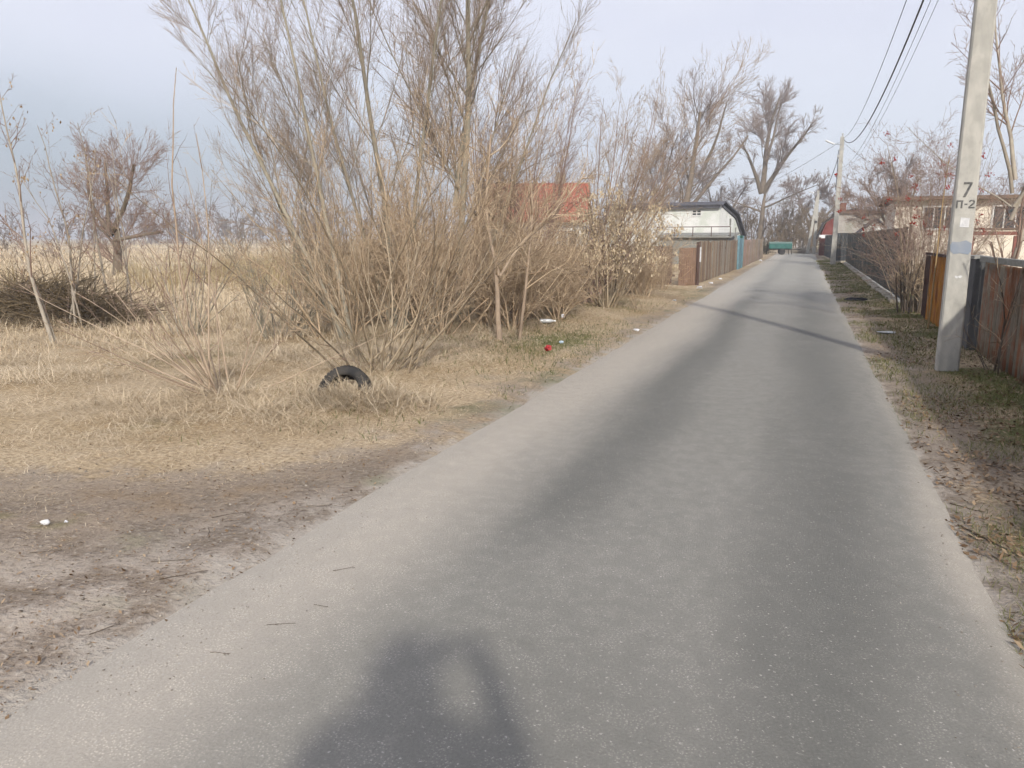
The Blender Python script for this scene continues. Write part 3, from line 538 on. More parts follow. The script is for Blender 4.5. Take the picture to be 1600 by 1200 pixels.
# --- far trees at the end of the lane
def big_tree(seed, name, label, loc, stems, mats=(B_DARK, B_FAR), nn=(12, 9, 7), rmin=0.02, up=0.06, group=None, k3=True):
    rng = np.random.default_rng(seed)
    levels = [lv(K=9, S=8, w=0.06, up=0.02, taper=0.25), lv(n=nn[0] + 3, ln=0.50, ang=40, K=6, S=4, w=0.10, up=up, rr=.26, t0=.2, fall=.42), lv(n=nn[1] + 2, ln=0.50, ang=36, K=4, S=3, w=0.1, up=up * .8, rr=.4, t0=.12, fall=.35), lv(n=nn[2] + 4, ln=0.60, ang=30, K=3, S=3, w=.1, up=.05, rr=.5, t0=.08, fall=.3)]
    sets = grow(rng, [q[0] for q in stems], [q[1] for q in stems], [q[2] for q in stems], [q[3] for q in stems], levels, rmin=rmin)
    return plant(name, label, 'tree', loc, sets, mats[0], mats[1], split=2, stem='trunk', each=False, group=group)
big_tree(171, 'large_bare_tree', 'large bare old tree with forking crown at the end of the lane', (-5.2, 104), [((0, 0, -.2), (-.02, 0, 1), 7.5, .52), ((-.1, 0, 7.0), (-.38, 0, 1), 7.0, .30), ((0, 0, 7.2), (.06, .1, 1), 12.0, .36), ((.1, 0, 7.0), (.55, 0, .9), 9.5, .34), ((0, 0, 9.5), (.3, -.1, 1), 8.5, .22), ((0, 0, 5.2), (.95, 0, .35), 7.0, .14), ((0, 0, 4.8), (-.95, 0, .35), 5.0, .13)], (B_MID, B_FAR), (8, 7, 6), 0.019)
big_tree(172, 'leaning_bare_tree', 'tall bare tree whose thick trunk leans right, behind the white house', (-12.8, 84), [((0, 0, -.2), (.26, 0, 1), 14.6, .46), ((1.0, 0, 4.0), (.62, 0, .9), 10.0, .24), ((2.3, 0, 8.0), (.5, 0, 1), 7.5, .20)], (B_MID, B_FAR), (8, 7, 5), 0.017)
big_tree(173, 'slender_bare_tree', 'slender upright bare tree just left of the leaning one', (-15.2, 86), [((0, 0, -.2), (0, 0, 1), 13.0, .22), ((.6, 0, -.2), (.06, 0, 1), 11.0, .16)], (B_MID, B_FAR), (12, 8, 5), 0.018)
big_tree(174, 'round_bare_tree', 'round bushy bare tree behind the grey house on the right', (4.6, 46), [((0, 0, -.2), (.02, 0, 1), 4.2, .13), ((0, 0, 1.2), (-.40, 0, 1), 3.7, .09), ((0, 0, 1.0), (.50, .1, 1), 3.8, .09), ((0, 0, 1.6), (.1, .3, 1), 3.9, .09), ((0, 0, 1.2), (-.1, -.3, 1), 3.6, .08)], (B_MID, B_FAR), (11, 9, 6), 0.009)
big_tree(175, 'wide_bare_tree', 'wide low bare tree right of the large tree at the lane end', (1.2, 118), [((0, 0, -.2), (.0, 0, 1), 5.0, .3), ((0, 0, 2.5), (-.5, 0, .8), 7.0, .2), ((0, 0, 2.5), (.6, 0, .8), 6.5, .2), ((0, 0, 3), (.1, 0, 1), 6.5, .2)], (B_MID, B_FAR), (10, 8, 6), 0.022)
big_tree(176, 'dusky_bare_tree', 'dusky bare tree between the leaning tree and the large tree', (-11.5, 118), [((0, 0, -.2), (.0, 0, 1), 9.0, .25), ((0, 0, 2.5), (-.4, 0, .9), 8.0, .2), ((0, 0, 2.5), (.45, 0, .9), 8.0, .2)], (B_MID, B_FAR), (8, 7, 6), 0.019)
# brown thicket closing the view, and the far wood across the field: masses nobody could count
def mass(name, label, cat, spots, hgt, seed, mt, rmin, n1=10, n2=7, n3=4):
    rng = np.random.default_rng(seed); spots = np.array(spots); k = 3; P = np.repeat(spots, k, 0); P = np.column_stack([P[:, 0] + rng.normal(0, hgt * .12, len(P)), P[:, 1] + rng.normal(0, hgt * .12, len(P)), np.full(len(P), -.1)])
    hs = np.repeat(hgt * rng.uniform(.6, 1.15, len(spots)), k) * rng.uniform(.7, 1.1, len(P)); D = np.column_stack([rng.normal(0, .22, len(P)), rng.normal(0, .22, len(P)), np.ones(len(P))])
    sets = grow(rng, P, D, hs, hs * .014, [lv(K=6, S=4, w=.07, up=.03, taper=.3), lv(n=n1, ln=.42, ang=38, K=4, S=3, w=.1, up=.08, rr=.5, t0=.08), lv(n=n2, ln=.45, ang=38, K=3, S=3, w=.1, up=.05, rr=.6, t0=.1), lv(n=n3, ln=.5, ang=38, K=2, S=3, w=.1, rr=.7, t0=.1)], rmin=rmin)
    V, F, T = tubes(sets); return tag(link(name, np_mesh(name, V, F, {'tint': T}), mt), label, cat, kind='stuff')
rng = np.random.default_rng(181)
mass('roadside_thicket', 'brown thicket of bare bushes closing off the end of the lane', 'thicket', [(rng.uniform(-13, 9), rng.uniform(97, 116)) for _ in range(50)], 5.6, 182, tint_mat('thicket', (0.15, 0.115, 0.075), (0.24, 0.185, 0.125), noise=.8), 0.028, 8, 6, 2.4)
mass('far_wood', 'hazy belt of bare woodland on the horizon across the field', 'woodland', [(-d_ * math.sin(a_), d_ * math.cos(a_)) for a_, d_ in ((R(rng.uniform(12, 70)), rng.uniform(210, 300)) for _ in range(150))], 10.5, 183, tint_mat('far_wood', (0.15, 0.125, 0.115), (0.21, 0.175, 0.16), noise=.3), 0.11, 6, 4, 1.4)
mass('field_scrub', 'scattered bare scrub dotted across the middle of the field', 'scrub', [(-d_ * math.sin(a_), d_ * math.cos(a_)) for a_, d_ in ((R(rng.uniform(24, 66)), rng.uniform(45, 130)) for _ in range(34))], 2.3, 184, tint_mat('field_scrub', (0.17, 0.125, 0.095), (0.27, 0.21, 0.155), noise=.5), 0.018, 7, 4, 2)

# --- right side: garden tree, guelder rose with berries, dry vine stems
rng = np.random.default_rng(191)
sets = grow(rng, [(0, 0, -.1), (0, 0, 2.0), (0, 0, 1.8), (-.02, 0, 2.2), (0, 0, 2.4), (.02, 0, 2.0)], [(-.03, 0, 1), (-.75, 0, .62), (.3, .1, 1), (-.28, .0, 1), (-.02, .1, 1), (.6, -.1, .9)], [2.6, 2.0, 2.6, 2.7, 2.6, 2.2], [.07, .012, .032, .03, .034, .03], [lv(K=9, S=7, w=0.09, up=0.07, taper=0.3), lv(n=9, ln=0.46, ang=42, K=6, S=4, w=0.08, up=0.10, rr=.45, t0=.25), lv(n=8, ln=0.5, ang=42, K=4, S=3, w=0.1, up=.06, rr=.5), lv(n=3.2, ln=.55, ang=40, K=3, S=3, w=.1, rr=.7)], rmin=0.0035)
plant('fruit_tree', 'young bare fruit tree with grey-green bark behind the rusty fence', 'tree', (2.95, 13.9), sets, B_PALE, B_RED, split=1, stem='limb')
rng = np.random.default_rng(192)
P, D, L, Rr = fan(rng, 38, 3, 44, 3.0, 0.28, 0.013, 0.55)
sets = grow(rng, P, D, L, Rr, [lv(K=7, S=5, w=0.07, up=0.03, taper=0.25), lv(n=12, ln=0.44, ang=40, K=5, S=3, w=0.1, up=.03, rr=.55, t0=.15), lv(n=6.5, ln=.5, ang=44, K=3, S=3, w=.12, rr=.65), lv(n=2.0, ln=.5, ang=44, K=3, S=3, w=.12, rr=.8)], rmin=0.003)
p = plant('berry_bush', 'guelder rose bush with shrivelled red berries beside the dark green fence', 'shrub', (2.42, 19.0), sets, B_TAN, B_RED)
Pb = np.concatenate([s_[0][:, 2:].reshape(-1, 3) for s_ in sets[1:3]]); Pb = Pb[Pb[:, 2] > 1.6]; Pb = Pb[rng.choice(len(Pb), 46)]; Pb = np.repeat(Pb, 9, 0) + rng.normal(0, .028, (414, 3)); n = len(Pb)
link('berries', np_mesh('berries', (oc[None] * .016 + Pb[:, None]).reshape(-1, 3), (of[None] + np.arange(n)[:, None, None] * 6).reshape(-1, 3), {'tint': np.repeat(rng.random(n), 6)}), M_BERRY, p, kind='stuff', smooth=True)
rng = np.random.default_rng(193)
P, D, L, Rr = fan(rng, 15, 35, 78, 1.5, 0.3, 0.008, 0.25, az=165, azv=40); P[:, 2] = rng.uniform(.5, 1.3, 15)
sets = grow(rng, P, D, L, Rr, [lv(K=7, S=4, w=0.06, up=-0.05, taper=0.25), lv(n=5, ln=0.4, ang=34, K=4, S=3, w=0.1, rr=.6, t0=.25), lv(n=2, ln=.5, ang=40, K=3, S=3, w=.1, rr=.7)])
plant('dry_canes', 'pale arching dry canes leaning out over the dark green fence', 'shrub', (2.25, 20.6), sets, B_PALE, B_TAN)
rng = np.random.default_rng(194)
P, D, L, Rr = fan(rng, 34, 0, 10, 1.05, 0.2, 0.022, 0.34); D[:, 2] = 1; 
sets = grow(rng, P, D, L, Rr, [lv(K=6, S=5, w=0.07, up=0.06, taper=0.6), lv(n=7, ln=0.5, ang=40, K=4, S=3, w=0.15, up=-.03, rr=.45, t0=.3), lv(n=4, ln=.5, ang=46, K=3, S=3, w=.15, rr=.7)])
plant('vine_stump', 'thick dark bundle of old vine stems between the rusty and green fences', 'vine', (2.3, 18.1), sets, B_DARK, B_HEDGE, each=False)
rng = np.random.default_rng(195)
sets = grow(rng, [(0, .1, -.03), (-.05, .25, -.03), (0, -.1, -.03), (0.02, 0, .5), (0, .3, -.03)], [(.02, -.35, .9), (-.12, .4, .6), (-.1, -.2, .9), (.0, -.5, .8), (-.35, .1, .4)], [1.6, .9, 1.4, 1.1, .9], [.013, .008, .011, .008, .006], [lv(K=8, S=5, w=0.09, up=0.02, taper=0.4), lv(n=7, ln=0.45, ang=44, K=5, S=3, w=0.16, up=-.02, rr=.6, t0=.1), lv(n=3, ln=.5, ang=46, K=3, S=3, w=.15, rr=.7)])
plant('dry_vine', 'dark dry vine climbing the rusty corrugated fence', 'vine', (2.20, 10.2), sets, B_DARK, B_HEDGE)
rng = np.random.default_rng(196)
sets = grow(rng, [(0, 0, -.03), (0.03, .1, -.03)], [(0.05, 0, 1), (-.12, .1, 1)], [2.9, 1.5], [.016, .010], [lv(K=9, S=6, w=0.03, up=0.03, taper=0.4), lv(n=4, ln=0.22, ang=46, K=4, S=3, w=0.1, rr=.5, t0=.5), lv(n=2, ln=.5, ang=46, K=3, S=3, w=.12, rr=.7)])
plant('yellow_sapling', 'straight yellowish sapling just left of the numbered pole', 'tree', (2.12, 14.9), sets, tint_mat('bark_yellow', (0.33, 0.22, 0.10), (0.36, 0.26, 0.14), noise=8), B_RED)

# ================================================================== POLES AND WIRES
M_CONC = mat('concrete', (0.46, 0.445, 0.405), (0.36, 0.35, 0.32), 9, 0.92, (1, 1, .45), .7, .006, (0.33, 0.325, 0.30), 3.2, lo3=.52, hi3=.75)
M_STEN = mat('stencil_paint', (0.07, 0.07, 0.07), (0.16, 0.155, 0.15), 22, 0.8, bmp=0)
M_BLACK = mat('black_paint', (0.035, 0.035, 0.035), (0.08, 0.08, 0.08), 30, 0.7, bmp=0)
M_GALV = mat('galvanised', (0.42, 0.43, 0.44), (0.32, 0.33, 0.34), 12, 0.5, metal=.6, bmp=.05)
M_LAMP = mat('lamp_white', (0.78, 0.79, 0.80), (0.7, 0.71, 0.72), 5, 0.4, bmp=0)
M_RUBBER = mat('cable_black', (0.03, 0.03, 0.032), (0.05, 0.05, 0.05), 10, 0.6, bmp=0)
M_PAPER = mat('paper_white', (0.66, 0.66, 0.66), (0.52, 0.52, 0.53), 14, 0.8, bmp=.1)
M_BLUEP = mat('faded_blue_paint', (0.24, 0.275, 0.33), (0.30, 0.32, 0.35), 7, 0.85, bmp=.1)
def pole_shaft(h, w0, d0, w1, d1, below=.3):
    """tapered concrete shaft with chamfered corners"""
    V = []; c = .018
    for z, w_, d_ in ((-below, w0, d0), (0, w0, d0), (h * .33, w0 + (w1 - w0) * .33, d0 + (d1 - d0) * .33), (h * .66, w0 + (w1 - w0) * .66, d0 + (d1 - d0) * .66), (h, w1, d1)):
        x, y = w_ / 2, d_ / 2; V += [(-x + c, -y, z), (x - c, -y, z), (x, -y + c, z), (x, y - c, z), (x - c, y, z), (-x + c, y, z), (-x, y - c, z), (-x, -y + c, z)]
    F = [tuple(range(7, -1, -1)), tuple(range(32, 40))] + [(k * 8 + i, k * 8 + (i + 1) % 8, k * 8 + 8 + (i + 1) % 8, k * 8 + 8 + i) for k in range(4) for i in range(8)]
    return MB().add(V, F)
ROT1 = R(-2)
P1 = thing('utility_pole', 'near concrete utility pole painted with 7 and П-2', 'utility pole', (1.74, 10.5, 0), ROT1)
pole_shaft(7.5, .245, .20, .185, .15).build('shaft', M_CONC, P1)
def wat(z): return .245 + (.185 - .245) * z / 7.5
def dat(z): return .20 + (.15 - .20) * z / 7.5
def flat(polys, z0, name, mt, off=.0025):
    """painted marks on the pole's front face: polygons (x,z) in metres from the face centre at height z0"""
    mb = MB()
    for pl in polys: mb.add([(x, -dat(z0 + z) / 2 - off, z0 + z) for x, z in pl], [tuple(range(len(pl)))])
    return mb.build(name, mt, P1)
# digit 7 and the stencilled plate under it
flat([[(-.038, .060), (.050, .060), (.053, .084), (-.035, .084)], [(.024, .0598), (.0500, .0598), (-.004, -.085), (-.034, -.085)]], 2.15, 'digit', M_STEN)
flat([[(-.094, -.045), (-.076, -.045), (-.076, .0275), (-.094, .0275)], [(-.094, .028), (-.022, .028), (-.022, .046), (-.094, .046)], [(-.045, -.045), (-.026, -.045), (-.026, .0275), (-.045, .0275)],
      [(-.008, -.008), (.022, -.008), (.022, .009), (-.008, .009)],
      [(.034, .022), (.052, .026), (.055, .034), (.068, .036), (.068, .051), (.050, .050), (.038, .041)], [(.0682, .036), (.077, .030), (.078, .018), (.096, .014), (.097, .030), (.088, .046), (.0682, .051)], [(.078, .0178), (.096, .0138), (.088, -.002), (.056, -.0265), (.034, -.030)], [(.034, -.0305), (.098, -.0305), (.098, -.047), (.034, -.047)]], 1.985, 'code_plate', M_STEN)
flat([[(-.035, -.055), (.06, -.058), (.062, .05), (-.03, .055)]], 1.78, 'paper_notice', M_PAPER, .004)
flat([[(-.10, -.05), (-.07, -.085), (.0, -.075), (.085, -.09), (.11, -.05), (.108, .04), (.05, .075), (-.02, .055), (-.09, .06), (-.112, .02)]], 1.50, 'blue_paint_patch', M_BLUEP, .003)
flat([[(-.03, 0), (-.01, -.02), (.012, -.005), (.03, -.018), (.05, .01), (.03, .02), (.0, .006), (-.02, .018)]], 1.15, 'torn_paper', M_PAPER, .004)
MB().box((0, 0, 6.9), (.22, .19, .05)).build('clamp_band', M_GALV, P1)
def lamp(parent, z, x0, L_, tilt=R(16)):
    MB().tube([(0, -.1, z - .1), (x0, -.1, z - .1), (x0 - .25, -.1, z - .03)], .022, 6).build('lamp_arm', M_GALV, parent)
    c = (x0 - .25 - L_ / 2, -.1, z + .06)
    MB().box(c, (L_, .20, .07), tilt=(tilt, 'y')).build('lamp_head', M_LAMP, parent, bevel=.015)
    MB().box((c[0], c[1], c[2] - .05), (L_ * .8, .15, .02), tilt=(tilt, 'y')).build('lamp_lens', M_GALV, parent)
P2 = thing('utility_pole', 'middle concrete pole with white street lamp before the dark gate', 'utility pole', (1.78, 50.9, 0))
pole_shaft(7.45, .30, .22, .22, .17).build('shaft', M_CONC, P2); lamp(P2, 7.1, -.14, .55, R(24))
MB().box((0, 0, 7.55), (.10, .10, .2)).build('top_bracket', M_GALV, P2); MB().box((0, 0, 6.75), (.27, .22, .08)).build('clamp_band', M_GALV, P2)
MB().tube([(-.16, -.05, 6.7), (-.17, -.05, 6.2), (-.15, -.05, 5.6), (-.16, -.05, 4.4)], .018, 5).build('down_cable', M_RUBBER, P2)
MB().box((-.16, -.14, 6.35), (.12, .10, .16)).build('junction_box', M_GALV, P2)
P3 = thing('braced_pole', 'far concrete pole braced by a slanting strut, with small street lamp', 'utility pole', (1.1, 84, 0))
pole_shaft(6.2, .32, .24, .24, .18).build('shaft', M_CONC, P3); lamp(P3, 6.0, -.15, .5)
sb = pole_shaft(5.6, .30, .22, .22, .17); sb.v = [(x - .62 + z * .10, y - .05, z) for x, y, z in sb.v]; sb.build('strut', M_CONC, P3)
MB().lathe([(0.001, -.12), (.1, -.1), (.12, 0), (.1, .1), (.001, .12)], 12, (-.02, -.2, 3.2)).build('meter_box', M_BLACK, P3)
def wire(name, label, a, b_, sag, r, bow=0.0, n=28):
    t_ = np.linspace(0, 1, n)[:, None]; P = np.array(a)[None] * (1 - t_) + np.array(b_)[None] * t_; P[:, 2] -= sag * 4 * (t_ * (1 - t_))[:, 0]; P[:, 0] += bow * 4 * (t_ * (1 - t_))[:, 0]
    return tag(MB().tube(P, r, 5).build(name, M_RUBBER, smooth=True), label, 'wire')
wire('power_cable', 'thick black power cable sagging from the near pole to the lamp pole', (1.86, 10.5, 6.9), (1.86, 50.9, 7.3), 1.55, .019)
wire('thin_wire', 'thin wire running just left of the thick cable between the poles', (1.62, 10.5, 6.95), (1.72, 50.9, 7.4), 1.15, .008)
wire('thin_wire', 'faint thin wire right of the thick cable, lower on the lamp pole', (2.02, 10.5, 6.9), (1.88, 50.9, 5.7), 1.05, .006)
wire('thin_wire', 'faintest outer wire above the viburnum, right of the others', (2.10, 10.5, 6.75), (1.9, 50.9, 5.6), 1.1, .005)
wire('power_cable', 'black cable continuing from the lamp pole to the far braced pole', (1.7, 50.9, 6.6), (1.2, 84, 6.1), .9, .022)
wire('house_wire', 'service wire crossing the lane from the lamp pole towards the left trees', (1.7, 50.9, 7.2), (-8.0, 84, 5.5), .5, .010)
wire('house_wire', 'service wire from the lamp pole to the cream house', (1.8, 50.9, 7.2), (5.0, 39, 3.6), .3, .008)
for p0 in (P1,): 
    for x in (-.1, .1):
        MB().box((x, -.02, 7.0), (.04, .10, .06)).build('cable_hook', M_GALV, P1)

# ================================================================== FENCES
def rust_mat(name, base, r1, r2, amt, stretch=(1, 3.2, .35)):
    m, t, b = new_mat(name); g = N(t, 'ShaderNodeTexCoord').outputs['Object']; n1 = noise_node(t, g, 2.2, 5, .62, stretch); n2 = noise_node(t, g, 9, 5, .65, (1, 1, .5)); n3 = noise_node(t, g, 1.1, 3, .5, (1, 1, .6))
    c = MIX(t, SS(t, n2, .35, .65), base, tuple(q * .7 for q in base)); c = MIX(t, SS(t, M(t, 'ADD', n1, M(t, 'MULTIPLY', M(t, 'SUBTRACT', n2, .5), .35)), amt, amt + .16), c, MIX(t, n2, r1, r2)); c = MIX(t, SS(t, n3, .6, .75), c, tuple(q * .45 for q in r1))
    t.links.new(c, b.inputs['Base Color']); b.inputs['Roughness'].default_value = .85; bump(t, b, n2, .25, .004); return m
M_RUST = rust_mat('rusty_sheet', (0.26, 0.225, 0.175), (0.30, 0.125, 0.06), (0.20, 0.09, 0.05), .45)
M_OCHRE = rust_mat('ochre_sheet', (0.40, 0.175, 0.030), (0.30, 0.10, 0.025), (0.17, 0.06, 0.025), .55)
M_MAROON = mat('dark_maroon_sheet', (0.055, 0.022, 0.018), (0.035, 0.015, 0.012), 4, .7)
M_TIN = mat('grey_rail', (0.27, 0.27, 0.25), (0.20, 0.20, 0.18), 8, .75)
M_SLATE = mat('dark_slate_sheet', (0.055, 0.060, 0.064), (0.042, 0.046, 0.05), 3, .5, bmp=.05)
M_GREENG = mat('dark_green_sheet', (0.070, 0.078, 0.072), (0.052, 0.06, 0.056), 2.5, .5, bmp=.05)
def corr(y0, y1, h, pitch, amp, x=0.0, z0=0.0, trap=False, ragged=0.0, seed=1, hi=None):
    n = max(int((y1 - y0) / pitch * 8), 8); yy = np.linspace(y0, y1, n + 1); ph = (yy / pitch) % 1
    wv = np.sin(2 * np.pi * ph) if not trap else np.clip(np.abs(((ph) % 1) - .5) * 8 - 1.2, -1, 1)
    xx = x + amp * wv; rg = np.random.default_rng(seed); V = []; K = 4
    for k in range(K + 1):
        z = z0 + h * k / K
        for i in range(n + 1): V.append((xx[i] + rg.normal(0, ragged) * (k in (0, K)), yy[i], z + (rg.normal(0, ragged) if k == K else 0)))
    F = [(k * (n + 1) + i, k * (n + 1) + i + 1, (k + 1) * (n + 1) + i + 1, (k + 1) * (n + 1) + i) for k in range(K) for i in range(n)]
    return MB().add(V, F)
def solid(o, th=.004):
    mm = o.modifiers.new('solid', 'SOLIDIFY'); mm.thickness = th; return o
t_ = thing('corrugated_fence', 'rusty corrugated metal fence with grey top rail right of the pole', 'fence', (2.32, 9, 0))
for i, (a, b_) in enumerate(((-6.5, -4.35), (-4.4, -2.2), (-2.25, -.05), (-.1, 1.12), (1.08, 2.15), (2.1, 3.05))): solid(corr(a, b_, 1.27 + .02 * (i % 2), .115, .017, x=.014 * (i % 2), seed=i).build('sheet', M_RUST, t_, smooth=True))
MB().box((-.03, -1.75, 1.325), (.07, 9.6, .075)).build('top_rail', M_TIN, t_, bevel=.006)
for y in (-5, -2.4, .2, 3.0): MB().box((.09, y, .62), (.06, .06, 1.3)).build('post', M_TIN, t_)
t_ = thing('grey_fence_post', 'wide dark grey concrete fence post half hidden by the numbered pole', 'fence post', (2.30, 12.55, 0))
MB().box((0, 0, .64), (.16, .85, 1.36)).build('slab', mat('post_grey', (0.095, 0.097, 0.10), (0.075, 0.077, 0.08), 6, .85), t_, bevel=.01); MB().box((0, 0, 1.34), (.2, .9, .04)).build('cap', M_TIN, t_)
t_ = thing('ochre_fence', 'rust-orange sheet metal fence panel left of the numbered pole', 'fence', (2.32, 15, 0))
solid(corr(-.1, 1.72, 1.27, .30, .012, trap=True, seed=7).build('sheet', M_OCHRE, t_)); solid(corr(-1.9, -.08, 1.27, .30, .012, trap=True, seed=8).build('sheet', M_MAROON, t_)); MB().box((0.02, 2.05, .62), (.05, .62, 1.28)).build('dark_end_panel', M_MAROON, t_); MB().box((-.01, .1, 1.30), (.06, 4.3, .045)).build('top_rail', M_MAROON, t_)
# dark green profiled fence on a stone plinth
t_ = thing('green_profiled_fence', 'long dark green profiled metal fence on a pale stone plinth', 'fence', (2.32, 20.8, 0), R(-.55))
y = 0
for i in range(16):
    solid(corr(y, y + 2.09, 1.72, .21, .014, z0=.14, x=.012 * (i % 2), trap=True, seed=i).build('sheet', M_GREENG, t_)); y += 2.07
for i in range(9): MB().box((.07, i * 4.1 + .1, .95), (.06, .06, 1.9)).build('post', M_SLATE, t_)
M_STONE = mat('plinth_stone', (0.42, 0.38, 0.31), (0.30, 0.27, 0.22), 7, .9, bmp=.5, bdist=.01)
MB().box((.02, 16.5, .03), (.24, 33.2, .16)).build('plinth_footing', M_CONC, t_)
rng = np.random.default_rng(5); sm = []
for k in range(4):
    me = bpy.data.meshes.new('stone'); V = (np.array([(x, y_, z) for z in (-.5, .5) for x, y_ in ((-.5, -.5), (.5, -.5), (.5, .5), (-.5, .5))]) * np.array([.16, .42, .15]) * rng.uniform(.75, 1.1, (8, 3))); me.from_pydata([tuple(q) for q in V], [], [(3, 2, 1, 0), (4, 5, 6, 7), (0, 1, 5, 4), (1, 2, 6, 5), (2, 3, 7, 6), (3, 0, 4, 7)]); me.materials.append(M_STONE); sm.append(me)
y = .1
for i in range(70):
    o = link('stone', sm[i % 4], None, t_, (-.15 + rng.normal(0, .015), y, .055 + rng.normal(0, .008))); o.rotation_euler = (rng.normal(0, .06), rng.normal(0, .06), rng.normal(0, .12)); y += rng.uniform(.38, .50)
    if y > 32: break
# slate gate beyond it, dark red gate, orange post
t_ = thing('slate_gate', 'dark slate sheet gate facing the viewer beside the lamp pole', 'gate', (2.45, 54.6, 0))
o = corr(-.62, .62, 1.72, .21, .012, z0=.16, trap=True); o.v = [(y_, x, z) for x, y_, z in o.v]; solid(o.build('sheet', M_SLATE, t_)); MB().box((0, .02, .07), (1.3, .2, .17)).build('plinth', M_STONE, t_); MB().box((0, .05, 1.9), (1.3, .06, .05)).build('top_rail', M_SLATE, t_)
t_ = thing('maroon_gate', 'dark red metal gate with pale header under the gambrel house', 'gate', (1.85, 76, 0))
MB().box((0, 0, .82), (.9, .06, 1.55)).build('leaf', mat('maroon_paint', (0.10, 0.028, 0.022), (0.075, 0.02, 0.016), 4, .6), t_); MB().box((0, .04, 1.78), (1.0, .1, .22)).build('header', M_LAMP, t_); MB().box((.52, -.02, .9), (.16, .12, 1.75)).build('orange_post', mat('orange_post', (0.42, 0.20, 0.085), (0.32, 0.15, 0.06), 6, .8), t_); MB().box((.75, .06, .95), (.3, .08, 1.9)).build('grey_post', M_TIN, t_)
t_ = thing('slate_fence', 'dark slate fence running from the gate to the braced pole', 'fence', (2.3, 57, 0), R(1.4)); solid(corr(0, 18.5, 1.8, .21, .012, z0=.05, trap=True).build('sheet', M_SLATE, t_))

# left fences ------------------------------------------------------
def wood(name, c, c2): return mat(name, c, c2, 4, .9, (6, 6, .5), .3, .004)
W_A = wood('plank_brown', (0.215, 0.155, 0.115), (0.15, 0.105, 0.075)); W_B = wood('plank_grey', (0.29, 0.255, 0.215), (0.21, 0.185, 0.155)); W_C = wood('plank_tan', (0.30, 0.225, 0.155), (0.22, 0.16, 0.11)); W_P = wood('plank_pink', (0.36, 0.245, 0.215), (0.28, 0.19, 0.165)); W_D = wood('plank_dark', (0.13, 0.085, 0.07), (0.09, 0.058, 0.05))
M_RUST2 = rust_mat('rust_panel', (0.26, 0.17, 0.12), (0.27, 0.14, 0.08), (0.19, 0.11, 0.07), .48); M_BLUEG = mat('teal_paint', (0.155, 0.27, 0.32), (0.12, 0.21, 0.25), 5, .6)
def planks(name, label, a, b_, h, w_, mats_, seed, jit=.03, rails=True):
    a = np.array(a); b_ = np.array(b_); L_ = np.linalg.norm(b_ - a); ang = math.atan2(b_[1] - a[1], b_[0] - a[0]); rg = np.random.default_rng(seed)
    t = thing(name, label, 'fence', (a[0], a[1], 0), ang); n = int(L_ / w_); mesh = {}
    for i in range(n):
        k = (int(rg.integers(len(mats_))), int(rg.integers(3)))
        if k not in mesh:
            hh = h + rg.normal(0, jit); me = bpy.data.meshes.new('plank'); mb = MB().box((0, 0, hh / 2), (w_ * .94, .022, hh)); me.from_pydata(mb.v, [], mb.f); me.materials.append(mats_[k[0]]); mesh[k] = me
        o = link('plank', mesh[k], None, t, ((i + .5) * w_, rg.normal(0, .004), .02)); o.rotation_euler = (rg.normal(0, .01), rg.normal(0, .008), 0)
    if rails:
        for z in (.35, h - .3): MB().box((L_ / 2, .05 , z), (L_, .05, .07)).build('rail', W_D, t)
    return t
planks('brown_fence', 'low dark brown board fence behind the thicket and seed-hung shrub', (-13.5, 24.6), (-4.0, 26.6), 1.32, .16, [W_D, W_A, W_B, W_A], 1)
t_ = thing('rust_panel', 'rusty orange-brown sheet panel at the corner of the left fence', 'fence', (-3.62, 26.75, 0), R(58)); solid(corr(-.45, .45, 1.28, .115, .014, seed=4).build('sheet', mat('dull_brown_sheet', (0.23, 0.15, 0.105), (0.18, 0.115, 0.08), 3, .85, (1, 1, .4)), t_)).rotation_euler = (0, 0, R(90)); MB().box((.52, -.02, .72), (.09, .09, 1.5)).build('post', W_D, t_); MB().box((.58, -.05, 1.05), (.07, .05, .5)).build('white_strip', M_PAPER, t_)
planks('wooden_fence', 'weathered wooden plank fence left of the lane near the white house', (-3.42, 27.5), (-3.10, 41.2), 1.46, .155, [W_A, W_B, W_C, W_A, W_B], 2)
t_ = thing('teal_gate', 'narrow teal blue gate with dark leafy scrollwork on top', 'gate', (-3.08, 42.7, 0), R(90)); MB().box((0, 0, .80), (2.6, .05, 1.6)).build('leaf', M_BLUEG, t_); MB().box((1.36, 0, .85), (.14, .14, 1.75)).build('gate_post', M_BLUEG, t_); MB().box((-1.36, 0, .85), (.14, .14, 1.75)).build('gate_post', M_BLUEG, t_)
sc_ = MB(); rg = np.random.default_rng(3)
for i in range(16): x = -1.2 + i * .16; sc_.tube([(x, 0, 1.6), (x + .06, 0, 1.72), (x + .14, 0, 1.70), (x + .12, 0, 1.62)], .022, 5)
sc_.build('scrollwork', mat('green_iron', (0.03, 0.10, 0.075), (0.02, 0.07, 0.05), 6, .6), t_)
planks('grey_pink_fence', 'faded pink and grey board fence beyond the teal gate', (-3.06, 44.2), (-2.98, 66.0), 1.5, .2, [W_P, W_B, W_B, W_C], 4)

